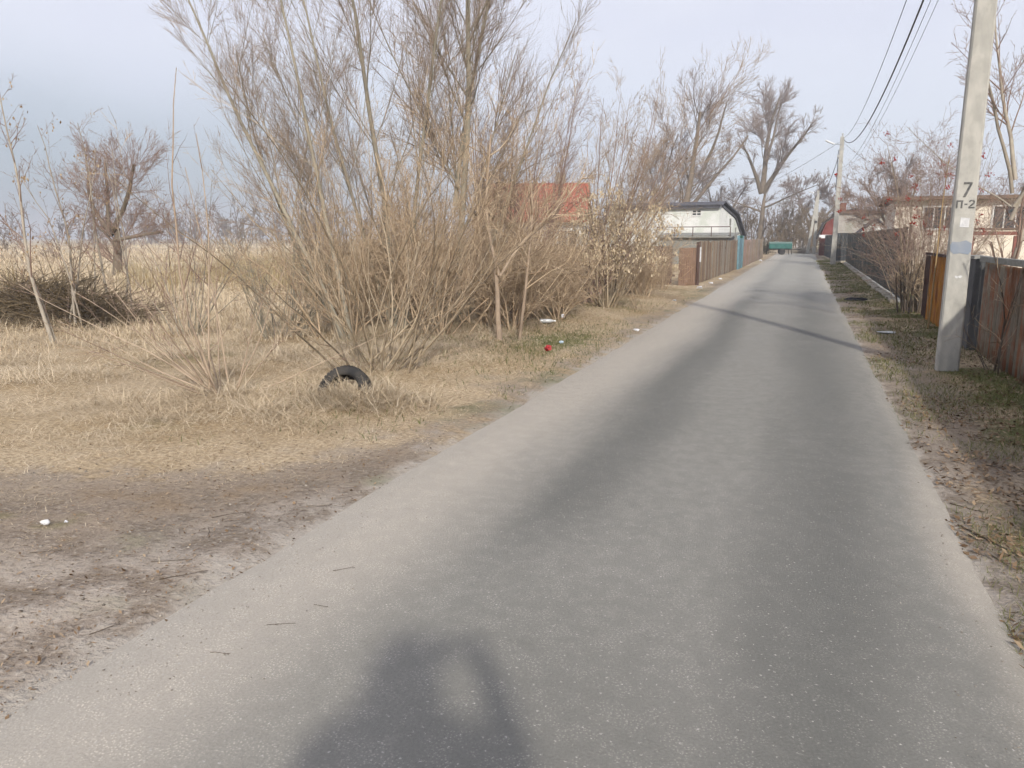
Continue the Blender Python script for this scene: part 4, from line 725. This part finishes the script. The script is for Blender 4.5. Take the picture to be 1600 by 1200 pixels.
# ================================================================== HOUSES
M_GLASS = mat('window_glass', (0.03, 0.035, 0.04), (0.05, 0.055, 0.06), 1.5, .12, bmp=0, spec=.5); M_FRAME = mat('white_frame', (0.70, 0.70, 0.68), (0.6, 0.6, 0.58), 6, .6, bmp=0)
M_WSIDE = mat('white_siding', (0.78, 0.78, 0.76), (0.70, 0.71, 0.68), 1.2, .7, bmp=.05, c3=(0.60, 0.63, 0.57), s3=.7); M_DROOF = mat('dark_roofing', (0.10, 0.10, 0.115), (0.075, 0.075, 0.085), 3, .75)
M_REDROOF = mat('red_roof', (0.36, 0.125, 0.08), (0.30, 0.10, 0.065), 2, .7, bmp=.1); M_WHITEW = mat('whitewash', (0.72, 0.71, 0.68), (0.62, 0.61, 0.57), 1.5, .9)
def window(parent, c, w_, h, face, bars=1, dep=.06):
    """window on a wall; face = 'x' or 'y' is the wall's normal axis, c the centre on the wall surface"""
    sx = (lambda a, b_: (a, b_)) ; mb = MB(); fw = .07
    def bx(du, dz, su, sz, d0, dd): return ((c[0] + du, c[1] + d0, c[2] + dz), (su, dd, sz)) if face == 'y' else ((c[0] + d0, c[1] + du, c[2] + dz), (dd, su, sz))
    sgn = -1 if face == 'y' else 1
    f = MB()
    for du, dz, su, sz in ((0, h / 2, w_ + fw, fw), (0, -h / 2, w_ + fw, fw), (-w_ / 2, 0, fw, h - fw), (w_ / 2, 0, fw, h - fw)): f.box(*bx(du, dz, su, sz, sgn * .02, dep))
    for k in range(bars): f.box(*bx(-w_ / 2 + w_ * (k + 1) / (bars + 1), 0, .05, h - fw, sgn * .02, dep * .8))
    fo = f.build('window', M_FRAME, parent); MB().box(*bx(0, 0, w_ - fw, h - fw, sgn * .006, .012)).build('pane', M_GLASS, fo); return fo
def siding(parent, prof, at_, axis_, step, mt, thick=.02, name='siding', span=None):
    """lapped boards filling the polygon prof (u,z)"""
    mb = MB(); zs = [q[1] for q in prof]; z = min(zs); n = len(prof)
    while z < max(zs) - .03:
        z1 = min(z + step, max(zs) - .01); zz = (z + z1) / 2; us = []
        for i in range(n):
            (u0, a), (u1, b_) = prof[i], prof[(i + 1) % n]
            if (a - zz) * (b_ - zz) < 0: us.append(u0 + (u1 - u0) * (zz - a) / (b_ - a))
        if len(us) >= 2:
            u0, u1 = min(us), max(us); c = (u0 + u1) / 2
            if axis_ == 'y': mb.box((c, at_, zz), (u1 - u0, thick, step * .98), tilt=(R(-4), 'x'))
            else: mb.box((at_, c, zz), (thick, u1 - u0, step * .98), tilt=(R(-4), 'y'))
        z += step
    return mb.build(name, mt, parent)
def roof_slabs(parent, pts, axis_, a, b_, th, mt, name='roof'):
    mb = MB()
    for (u0, z0), (u1, z1) in zip(pts[:-1], pts[1:]):
        dx, dz = u1 - u0, z1 - z0; l = math.hypot(dx, dz); nx_, nz_ = -dz / l * th, dx / l * th
        if nz_ < 0: nx_, nz_ = -nx_, -nz_
        mb.prism([(u0, z0), (u1, z1), (u1 + nx_, z1 + nz_), (u0 + nx_, z0 + nz_)], axis_, a, b_)
    return mb.build(name, mt, parent)

# red-roofed cottage behind the thicket
t_ = thing('red_roof_cottage', 'white cottage with red sheet roof glimpsed through the thicket', 'house', (-12.9, 38.2, 0), R(12))
MB().box((-.1, 2.5, 1.25), (5.0, 5, 2.5)).build('wall', M_WHITEW, t_); rf = roof_slabs(t_, [(-.45, 2.38), (2.5, 4.45), (5.45, 2.38)], 'x', -2.9, 2.6, .09, M_REDROOF)
for k in range(9): MB().prism([(-.47, 2.47), (2.5, 4.56), (2.5, 4.60), (-.47, 2.51)], 'x', -2.8 + k * .63, -2.76 + k * .63).build('roof_seam', M_REDROOF, rf)
for s in (-2.58, 2.38): MB().prism([(0, 2.5), (2.5, 4.3), (5, 2.5)], 'x', s - .02, s + .02).build('gable', M_WHITEW, t_)
MB().box((1.0, 2.6, 4.6), (.5, .5, .9)).build('chimney', M_STONE, rf)
window(t_, (-.9, 0, 1.45), 1.0, 1.1, 'y'); window(t_, (1.6, 0, 1.45), 1.0, 1.1, 'y'); MB().box((-.15, -.36, 2.42), (5.5, .16, .12)).build('eave_board', M_TIN, t_)

# white gambrel house on the left
t_ = thing('white_gambrel_house', 'white sided house with half-gambrel dark roof left of the lane', 'house', (-5.15, 52, 0), R(-13))
prof = [(0, 0), (0, 3.62), (.35, 3.74), (3.2, 3.05), (4.9, 1.75), (4.9, 0)]     # (depth, z)
MB().prism(prof, 'x', -8.0, 0).build('wall', M_WSIDE, t_)
siding(t_, [(0, .3), (0, 3.6), (.35, 3.7), (3.2, 3.02), (4.9, 1.72), (4.9, .3)], .012, 'x', .17, M_WSIDE); siding(t_, [(-8, .3), (-8, 3.6), (0, 3.6), (0, .3)], -.012, 'y', .17, M_WSIDE)
roof_slabs(t_, [(-.3, 3.62), (.35, 3.84), (3.25, 3.15), (5.05, 1.72)], 'x', -8.2, .28, .10, M_DROOF); MB().box((-4, -.22, 3.56), (8.2, .08, .14)).build('eave_board', M_DROOF, t_)
MB().prism([(.35, 3.74), (3.22, 3.05), (4.98, 1.70), (4.80, 1.62), (3.12, 2.92), (.35, 3.58)], 'x', .03, .10).build('barge_board', M_DROOF, t_)
window(t_, (-1.5, -.012, 3.22), .62, .42, 'y', 1); MB().box((.03, 2.2, 2.65), (.04, .25, .45)).build('gable_vent', M_TIN, t_)
# lean-to with pipe railing
t_ = thing('lean_to', 'grey lean-to with pipe railing in front of the white house', 'shed', (-6.0, 48.5, 0), R(-8))
MB().box((0, 0, .9), (4.2, 2.0, 1.75)).build('wall', M_TIN, t_); roof_slabs(t_, [(-1.25, 1.62), (1.05, 1.86)], 'x', -2.3, 2.3, .07, M_TIN)
rl = MB()
for z in (2.25,): rl.tube([(-2.2, -1.2, z), (2.2, -1.2, z)], .03, 6)
for x in (-2.2, -1.1, 0, 1.1, 2.2): rl.tube([(x, -1.2, 1.62), (x, -1.2, 2.25)], .025, 6)
rl.build('railing', W_D, t_); MB().box((2.5, -1.2, 1.2), (.06, .06, 2.0)).build('post', M_TIN, t_)

# right: maroon gambrel house
t_ = thing('maroon_gambrel_house', 'dark red gambrel-roofed house behind the lamp pole', 'house', (2.2, 80, 0))
gp = [(-.75, 1.6), (-.25, 3.0), (.9, 3.85), (2.2, 4.15), (3.5, 3.85), (4.7, 3.0), (5.2, 1.6)]
MB().box((2.2, 3, .85), (5.6, 6, 1.7)).build('lower_wall', M_LAMP, t_); MB().prism(gp, 'y', 0, 6).build('upper_wall', mat('maroon_siding', (0.20, 0.055, 0.045), (0.16, 0.042, 0.035), 3, .7), t_); siding(t_, gp, -.02, 'y', .22, MATS['maroon_siding'])
roof_slabs(t_, [(-.95, 1.5), (-.38, 3.06), (.86, 3.95), (2.2, 4.27), (3.54, 3.95), (4.78, 3.06), (5.35, 1.5)], 'y', -.35, 6.3, .09, mat('black_roof', (0.03, 0.03, 0.033), (0.04, 0.04, 0.042), 3, .7)); MB().box((2.2, -.06, 1.62), (5.6, .1, .18)).build('band', M_LAMP, t_)
window(t_, (2.2, -.03, 2.9), .8, .8, 'y')
# grey flat-topped house
t_ = thing('grey_house', 'pale grey plastered house with flat brown eave behind the dark fence', 'house', (4.2, 66, 0))
M_GREYW = mat('grey_plaster', (0.40, 0.37, 0.34), (0.34, 0.315, 0.29), 1.2, .9, c3=(0.30, 0.29, 0.25), s3=.8)
MB().box((0, 3, 1.75), (3.6, 6, 3.5)).build('wall', M_GREYW, t_); MB().box((0, 3, 3.56), (4.1, 6.5, .16)).build('roof', mat('brown_eave', (0.17, 0.125, 0.10), (0.13, 0.095, 0.08), 3, .8), t_); MB().box((-1.4, 1.5, 3.95), (.45, .45, .75)).build('chimney', mat('brick', (0.20, 0.095, 0.065), (0.16, 0.07, 0.05), 5, .9), t_); window(t_, (.4, 0, 2.2), .8, 1.0, 'y')
# small white gable shed
t_ = thing('gabled_shed', 'small pale shed with dark sloping roof edge above the green fence', 'shed', (4.3, 55, 0))
MB().prism([(-.85, 0), (-.85, 1.95), (0, 2.68), (1.0, 1.9), (1.0, 0)], 'y', 0, 3).build('wall', M_WSIDE, t_); roof_slabs(t_, [(-1.1, 1.78), (0, 2.76), (1.25, 1.78)], 'y', -.25, 3.2, .08, M_DROOF); siding(t_, [(-.85, .2), (-.85, 1.95), (0, 2.66), (1.0, 1.9), (1.0, .2)], -.012, 'y', .18, M_WSIDE)
# cream house
t_ = thing('cream_house', 'cream rendered house with brown eave behind the berry bush', 'house', (3.9, 38, 0), R(-2))
M_CREAM = mat('cream_render', (0.76, 0.69, 0.585), (0.68, 0.615, 0.52), 2, .9); M_BEAVE = mat('brown_roof', (0.20, 0.145, 0.105), (0.15, 0.11, 0.085), 3, .8)
MB().box((4, 3.5, 1.6), (8.4, 7, 3.2)).build('wall', M_CREAM, t_); rf = roof_slabs(t_, [(-.45, 3.2), (3.5, 3.42), (7.4, 3.2)], 'x', -.6, 8.6, .12, M_BEAVE); MB().box((4, -.4, 3.27), (9.2, .10, .12)).build('fascia', M_BEAVE, t_)
for x in (1.5, 4.1, 6.6): window(t_, (x, 0, 2.45), 1.25, .95, 'y', 2)
t_ = thing('porch_frame', 'dull red porch beam and post under the cream house windows', 'porch', (6.95, 34.5, 0))
M_REDB = mat('red_beam', (0.25, 0.095, 0.075), (0.19, 0.07, 0.055), 4, .7); MB().box((0, 0, 1.78), (1.9, .14, .14)).build('beam', M_REDB, t_)
for x in (-.85, .62): MB().box((x, 0, .85), (.14, .14, 1.68)).build('post', M_REDB, t_)
MB().box((0, .9, 1.95), (2.0, 2.0, .06)).build('canopy', M_BEAVE, t_)
# tiny far building
t_ = thing('far_shed', 'tiny low white building far out across the field', 'shed', (-148, 92, 0), R(20)); MB().box((0, 0, 1.0), (9, 3, 2.0)).build('wall', M_WHITEW, t_); roof_slabs(t_, [(-1.8, 1.95), (0, 2.7), (1.8, 1.95)], 'x', -4.8, 4.8, .1, M_DROOF)

# ================================================================== THINGS LYING ABOUT
M_TYRE = mat('tyre_rubber', (0.020, 0.020, 0.021), (0.035, 0.034, 0.033), 8, .75, bmp=.2, c3=(0.05, 0.045, 0.04), s3=5)
def tyre(label, loc, rot, Ro=.30, wd=.19):
    t = thing('old_tyre', label, 'tyre', loc); S = 36
    prof = [(Ro * .62, -wd * .36), (Ro * .66, -wd * .46), (Ro * .82, -wd * .5), (Ro * .94, -wd * .44), (Ro * .985, -wd * .34), (Ro, 0), (Ro * .985, wd * .34), (Ro * .94, wd * .44), (Ro * .82, wd * .5), (Ro * .66, wd * .46), (Ro * .62, wd * .36), (Ro * .66, wd * .30), (Ro * .9, wd * .34), (Ro * .93, 0), (Ro * .9, -wd * .34), (Ro * .66, -wd * .30), (Ro * .62, -wd * .36)]
    o = MB().lathe(prof, S).build('casing', M_TYRE, t, smooth=True); o.rotation_euler = rot
    mb = MB()
    for i in range(44):
        a = 2 * math.pi * i / 44
        for s in (-1, 0, 1): mb.box((math.cos(a) * (Ro + .001), math.sin(a) * (Ro + .001), s * wd * .25), (.012, .028, wd * .17), rz=a)
    o = mb.build('tread', M_TYRE, t); o.rotation_euler = rot; return t
tyre('old black tyre half sunk in grass at the foot of the willow shrub', (-4.22, 6.52, gz1(-4.22, 6.52) + .02), (R(52), R(-34), R(30)), .27, .18)
rng = np.random.default_rng(301)
# tangle of straw over the tyre
n = 5200; X = rng.normal(-3.95, .30, n); Y = rng.normal(6.42, .20, n)
blades('straw_tangle', X, Y, rng.uniform(.2, .48, n), np.full(n, .005), 1.15, rng.random(n), M_STRAW, 'tangle of long pale straw heaped against the old tyre', 'dry grass', 302)

def crumple(name, label, cat, loc, size, mt, seed, flat_=1.0, sub=2):
    """crumpled scrap: a folded, dented shell"""
    import bmesh
    bm = bmesh.new(); bmesh.ops.create_icosphere(bm, subdivisions=sub, radius=1); rg = np.random.default_rng(seed); k = rg.normal(0, 1, (5, 3))
    for v in bm.verts:
        s = 1 + .40 * sum(math.copysign(abs(math.sin(3 * v.co.dot(Vector(q)))) ** .6, math.sin(3 * v.co.dot(Vector(q)))) for q in k) / 2.2 + rg.normal(0, .05)
        v.co = Vector((v.co.x * size[0] * s, v.co.y * size[1] * s, v.co.z * size[2] * s))
    me = bpy.data.meshes.new(name); bm.to_mesh(me); bm.free()
    return tag(link(name, me, mt, None, loc), label, cat)
M_BAG = mat('plastic_white', (0.74, 0.74, 0.77), (0.62, 0.62, 0.66), 20, .5, bmp=.2); M_REDP = mat('plastic_red', (0.42, 0.03, 0.035), (0.28, 0.02, 0.025), 20, .5, bmp=.1); M_RAG = mat('rag', (0.02, 0.021, 0.026), (0.04, 0.04, 0.05), 12, .9); M_PET = mat('pet_plastic', (0.55, 0.57, 0.58), (0.45, 0.47, 0.48), 9, .25, bmp=.1, spec=.5)
def L3(x, y, dz=0): return (x, y, gz1(x, y) + dz)
crumple('paper_scrap', 'crumpled white paper scrap on bare soil at the left edge', 'litter', L3(-3.86, 2.9, .018), (.026, .019, .014), M_PAPER, 1)
crumple('paper_scrap', 'smaller pale scrap beside the crumpled white paper', 'litter', L3(-3.80, 2.98, .008), (.014, .009, .008), M_BAG, 2, sub=1)
crumple('red_wrapper', 'crumpled red wrapper in the straw beside the lane', 'litter', L3(-3.25, 10.2, .05), (.045, .04, .04), M_REDP, 3)
crumple('white_bag', 'round white plastic bag in the grass below the thicket', 'litter', L3(-4.2, 14.05, .08), (.035, .03, .032), M_BAG, 4)
crumple('blue_scrap', 'tiny pale blue scrap in the green grass patch', 'litter', L3(-3.3, 11.0, .03), (.035, .02, .02), mat('pale_blue', (0.5, 0.6, 0.68), (0.4, 0.5, 0.6), 9, .6), 5)
crumple('black_rag', 'crumpled black rag on the right verge before the stone plinth', 'litter', L3(1.38, 21.75, .04), (.26, .11, .06), M_RAG, 6)
crumple('grey_scrap', 'flat pale grey scrap on the right verge grass', 'litter', L3(1.45, 14.3, .02), (.14, .10, .02), M_PET, 7)
for i, (x, y, s, lb) in enumerate(((-3.0, 28.2, .08, 'white plastic bag at the foot of the wooden fence'), (-3.0, 25.4, .10, 'white bag on the verge nearest the rusty fence corner'), (-2.62, 13.2, .05, 'small white scrap at the asphalt edge below the seed-hung shrub'), (-3.0, 20.0, .05, 'pale scrap in the dry verge right of the seed-hung shrub'), (-2.95, 31.5, .07, 'white scrap halfway along the wooden fence'), (-2.75, 58, .12, 'pale plank piece on the verge by the faded pink fence'))):
    crumple('white_scrap', lb, 'litter', L3(x, y, s * .4), (s, s * .7, s * .5), M_BAG, 20 + i, sub=1)
t_ = thing('plastic_bottle', 'clear plastic bottle lying in the grass below the thicket', 'bottle', L3(-4.35, 13.1, .05), R(25))
o = MB().lathe([(.001, 0), (.034, .004), (.038, .02), (.037, .10), (.034, .12), (.038, .14), (.036, .19), (.016, .25), (.014, .27)], 14).build('body', M_PET, t_, smooth=True); o.rotation_euler = (0, R(90), 0); o = MB().lathe([(.016, .268), (.016, .29), (.001, .292)], 12).build('cap', M_LAMP, t_); o.rotation_euler = (0, R(90), 0)
t_ = thing('broken_board', 'pale broken board end among the grass left of the bottle', 'board', L3(-4.75, 12.7, .05), R(12)); MB().box((0, 0, 0), (.34, .09, .022), tilt=(R(8), 'y')).build('plank', W_C, t_)
# sticks on the verges
def stick(label, group, x, y, L_, az, r, seed, onroad=False):
    rg = np.random.default_rng(seed); z = (road_z(x, y) if onroad else gz1(x, y)) + r + .002
    s = grow(rg, [(0, 0, 0)], [(math.cos(az), math.sin(az), 0.01)], [L_], [r], [lv(K=6, S=5, w=.10, up=0, taper=.5), lv(n=2, ln=.35, ang=35, K=3, S=4, w=.1, rr=.6)], rmin=.0015)
    for q in s: q[0][:, :, 2] = np.abs(q[0][:, :, 2]) * .3
    V, F, T = tubes(s); return tag(link('stick', np_mesh('stick', V, F, {'tint': T}), B_DARK, None, (x, y, z), smooth=True), label, 'stick', group)
for i, (x, y, l, a, r) in enumerate(((.93, 4.75, .42, -.9, .006), (1.0, 4.32, .25, -1.1, .005), (1.08, 4.15, .24, .2, .005), (.95, 5.15, .2, -.8, .004), (1.25, 4.05, .3, -.4, .007), (.98, 5.75, .22, -.9, .003), (1.3, 6.1, .3, -.3, .004), (1.02, 3.75, .22, -.6, .004), (1.2, 3.6, .25, -.7, .005), (1.45, 4.7, .3, .4, .005), (1.5, 5.3, .34, -.2, .005), (1.1, 7.2, .25, .1, .004), (1.35, 3.3, .3, -.5, .006))):
    stick('dark broken stick lying on the right verge beside the asphalt', 'sticks on the right verge', x, y, l, a, r, 400 + i)
for i, (x, y, l, a) in enumerate(((-2.75, 2.6, .22, 1.0), (-2.95, 2.75, .2, .3), (-2.62, 2.1, .12, 1.2), (-3.3, 2.25, .3, .2), (-2.9, 3.1, .16, 2.2), (-3.1, 3.35, .2, .9), (-3.6, 2.6, .16, .6), (-2.7, 3.7, .2, .5))):
    stick('thin dry twig on the bare soil left of the asphalt', 'twigs on the left soil', x, y, l, a, .0022, 430 + i)
for i, (x, y, l, a) in enumerate(((-2.02, 2.95, .10, .5), (-1.98, 2.4, .12, .7), (-2.05, 2.15, .08, .3), (-1.9, 2.62, .07, .2))):
    stick('small dry twig lying on the dusty left side of the asphalt', 'twigs on the asphalt', x, y, l, a, .0013, 450 + i, True)

# ------------------------------------------------------------------ cart at the end of the lane
t_ = thing('green_trailer', 'dark green two-wheeled trailer at the end of the lane', 'trailer', (-2.05, 80.5, 0), R(6))
M_TRG = mat('trailer_green', (0.035, 0.145, 0.125), (0.025, 0.10, 0.09), 3, .6); M_DK = mat('dark_steel', (0.03, 0.03, 0.03), (0.04, 0.035, 0.03), 5, .7)
b_ = MB()
b_.box((0, 0, .62), (2.1, 1.2, .06)); [b_.box((0, s * .6, .86), (2.1, .04, .46)) for s in (-1, 1)]; [b_.box((s * 1.04, 0, .86), (.04, 1.16, .46)) for s in (-1, 1)]
b_.build('body', M_TRG, t_); MB().prism([(-.62, 1.09), (0, 1.25), (.62, 1.09)], 'x', -1.07, 1.07).build('cover', mat('cover_green', (0.16, 0.23, 0.20), (0.12, 0.18, 0.16), 4, .7), t_); MB().box((0, 0, .54), (1.9, .8, .1)).build('chassis', M_DK, t_)
for s in (-1, 1):
    w_ = MB().lathe([(.001, -.08), (.2, -.09), (.29, -.08), (.30, 0), (.29, .08), (.2, .09), (.001, .08)], 20).build('wheel', M_TYRE, t_, loc=(.15, s * .72, .30)); w_.rotation_euler = (R(90), 0, 0)
MB().tube([(1.0, 0, .55), (1.9, 0, .5)], .04, 6).build('drawbar', M_DK, t_); [MB().tube([(x, -.45, .52), (x + .08, -.5, .0)], .035, 6).build('prop_leg', M_DK, t_) for x in (.72, .98)]
rng = np.random.default_rng(311)
P, D, L, Rr = fan(rng, 26, 3, 55, 1.25, .25, .02, .4); sets = grow(rng, P, D, L, Rr, [lv(K=5, S=4, w=.1, taper=.4), lv(n=9, ln=.45, ang=42, K=4, S=3, w=.12, rr=.7, t0=.1), lv(n=6, ln=.5, ang=42, K=3, S=3, w=.12, rr=.8, t0=.1)], rmin=.012)
plant('dark_evergreen_bush', 'dark green-brown bush left of the green trailer', 'shrub', (-3.5, 81), sets, tint_mat('dark_bush', (0.03, 0.035, 0.02), (0.07, 0.065, 0.035), noise=3), MATS['dark_bush'], each=False)
t_ = thing('timber_heap', 'small heap of grey branches right of the green trailer', 'brush pile', (-.2, 86.5, 0)); rng = np.random.default_rng(312); n = 260
P = np.column_stack([rng.normal(0, .75, n), rng.normal(0, .4, n), rng.uniform(0, .55, n)]); sets = grow(rng, P, np.column_stack([rng.normal(0, 1, n), rng.normal(0, .4, n), rng.normal(0, .35, n)]), rng.uniform(.5, 1.3, n), rng.uniform(.012, .03, n), [lv(K=4, S=4, w=.1, up=-.02, taper=.5)])
V, F, T = tubes(sets); link('branches', np_mesh('branches', V, F, {'tint': T}), B_PALE, t_, kind='stuff')

# ------------------------------------------------------------------ the photographer, whose shadow lies on the asphalt
fw = Vector((-math.sin(R(YAW)), math.cos(R(YAW)), 0)); rt = Vector((math.cos(R(YAW)), math.sin(R(YAW)), 0))
base = -0.36 * fw - 0.145 * rt
pers = thing('person', 'person in a dark hooded coat holding up a phone, seen only as a shadow', 'person', (base.x, base.y, road_z(base.x, base.y)), R(YAW))
J = {  # local x right, y forward, z up; (x, y, z, rx, ry)
 'pel': (0, 0, .98, .19, .14), 'waist': (0, .0, 1.12, .185, .14), 'chest': (0, 0, 1.32, .20, .145), 'shl': (0, 0, 1.43, .15, .11), 'neck': (0, .01, 1.52, .065, .065), 'head': (0, .03, 1.60, .085, .10), 'crown': (0, .02, 1.70, .085, .10), 'top': (0, .01, 1.765, .045, .05),
 'sr': (.20, 0, 1.43, .08, .085), 'er': (.385, .04, 1.28, .088, .088), 'wr': (.275, .27, 1.53, .046, .05), 'hr': (.255, .30, 1.58, .032, .03),
 'sl': (-.20, 0, 1.43, .08, .085), 'ell': (-.30, .12, 1.28, .062, .062), 'wl': (.05, .27, 1.54, .036, .04), 'hl': (.09, .30, 1.58, .032, .03),
 'pr': (.10, 0, .90, .105, .115), 'kr': (.11, .02, .50, .068, .072), 'ar': (.115, -.01, .09, .05, .055), 'tr': (.13, .15, .045, .05, .04),
 'pl': (-.10, 0, .90, .105, .115), 'kl': (-.11, .02, .50, .068, .072), 'al': (-.115, -.01, .09, .05, .055), 'tl': (-.13, .15, .045, .05, .04)}
E_ = [('pel', 'waist'), ('waist', 'chest'), ('chest', 'shl'), ('shl', 'neck'), ('neck', 'head'), ('head', 'crown'), ('crown', 'top'), ('shl', 'sr'), ('sr', 'er'), ('er', 'wr'), ('wr', 'hr'), ('shl', 'sl'), ('sl', 'ell'), ('ell', 'wl'), ('wl', 'hl'), ('pel', 'pr'), ('pr', 'kr'), ('kr', 'ar'), ('ar', 'tr'), ('pel', 'pl'), ('pl', 'kl'), ('kl', 'al'), ('al', 'tl')]
def finger(h, k, pts, r):
    prev = h
    for i, p in enumerate(pts): J[f'{h}{k}{i}'] = (*p, r * (1 - .12 * i), r * (1 - .12 * i)); E_.append((prev, f'{h}{k}{i}')); prev = f'{h}{k}{i}'
for k, dz in enumerate((.030, .010, -.010, -.028)): finger('hr', k, [(.260 - .004 * k, .325, 1.585 + dz), (.250, .345 - .004 * k, 1.59 + dz), (.225 + .006 * k, .342, 1.592 + dz)], .0095)
finger('hr', 't', [(.235, .295, 1.575), (.215, .305, 1.59)], .011)
for k, dx in enumerate((.030, .010, -.010, -.028)): finger('hl', k, [(.085 + .004 * k, .325, 1.585 + dx), (.095, .345 - .004 * k, 1.59 + dx), (.125 - .006 * k, .342, 1.592 + dx)], .009)
finger('hl', 't', [(.11, .295, 1.575), (.135, .305, 1.59)], .0105)
ks = list(J); me = bpy.data.meshes.new('body'); me.from_pydata([J[k][:3] for k in ks], [(ks.index(a), ks.index(b2)) for a, b2 in E_], [])
M_COAT = mat('coat_dark', (0.035, 0.037, 0.045), (0.05, 0.05, 0.06), 9, .9); M_SKIN = mat('skin', (0.52, 0.33, 0.25), (0.46, 0.29, 0.22), 8, .6, bmp=.05)
body = link('body', me, M_COAT, pers); body.modifiers.new('skin', 'SKIN')
for i, k in enumerate(ks): me.skin_vertices[0].data[i].radius = J[k][3:5]
me.skin_vertices[0].data[0].use_root = True
s_ = body.modifiers.new('sub', 'SUBSURF'); s_.levels = 2; s_.render_levels = 2
MB().lathe([(.001, .175), (.07, .165), (.115, .12), (.14, .05), (.142, -.02), (.15, -.09), (.14, -.14)], 18, (0, .0, 1.62)).build('hood', M_COAT, pers, smooth=True)
fc = MB().lathe([(.001, .09), (.045, .075), (.066, .03), (.068, -.02), (.055, -.065), (.03, -.09), (.001, -.095)], 16, (0, .085, 1.615)).build('face', M_SKIN, pers, smooth=True)
MB().add([(-.012, .148, 1.60), (.012, .148, 1.60), (0, .175, 1.595), (0, .150, 1.64)], [(0, 1, 2), (1, 3, 2), (3, 0, 2), (0, 3, 1)]).build('nose', M_SKIN, fc)
for s in (-1, 1): MB().lathe([(.001, .010), (.010, 0), (.001, -.010)], 8, (s * .028, .145, 1.635)).build('eye', M_PAPER, fc)
MB().box((0, .146, 1.565), (.04, .008, .008)).build('mouth', mat('lip', (0.35, 0.13, 0.11), (0.3, 0.11, 0.1), 8, .6), fc)
sk_ = MB(); [sk_.add(*(lambda m_: (m_.v, m_.f))(MB().lathe([(.30 - .06 * (z - .72) , z), (.25, z + .3)], 18))) for z in ()]
MB().lathe([(.235, .62), (.225, .8), (.21, 1.0), (.20, 1.2), (.17, 1.38)], 20).build('coat', M_COAT, pers, smooth=True)
ph = thing('phone', 'black phone held sideways by the photographer, hidden behind the view', 'phone', tuple(Vector((0, 0, CAM_H)) - fw * .045), R(YAW))
MB().box((.03, 0, 0), (.155, .009, .075)).build('case', M_BLACK, ph, bevel=.003); MB().box((.03, -.006, 0), (.145, .002, .068)).build('screen', M_GLASS, ph)

# ------------------------------------------------------------------ thin haze over the fields
hm = bpy.data.materials.new('haze_air'); hm.use_nodes = True; ht = hm.node_tree; ht.nodes.clear()
pv = ht.nodes.new('ShaderNodeVolumePrincipled'); pv.inputs['Density'].default_value = 0.0014; pv.inputs['Color'].default_value = (0.92, 0.94, 1.0, 1); pv.inputs['Anisotropy'].default_value = 0.1
ho = ht.nodes.new('ShaderNodeOutputMaterial'); ht.links.new(pv.outputs[0], ho.inputs['Volume'])
hz = MB().box((0, 1000, 13.5), (5300, 5300, 31)).build('haze', hm, kind='stuff')
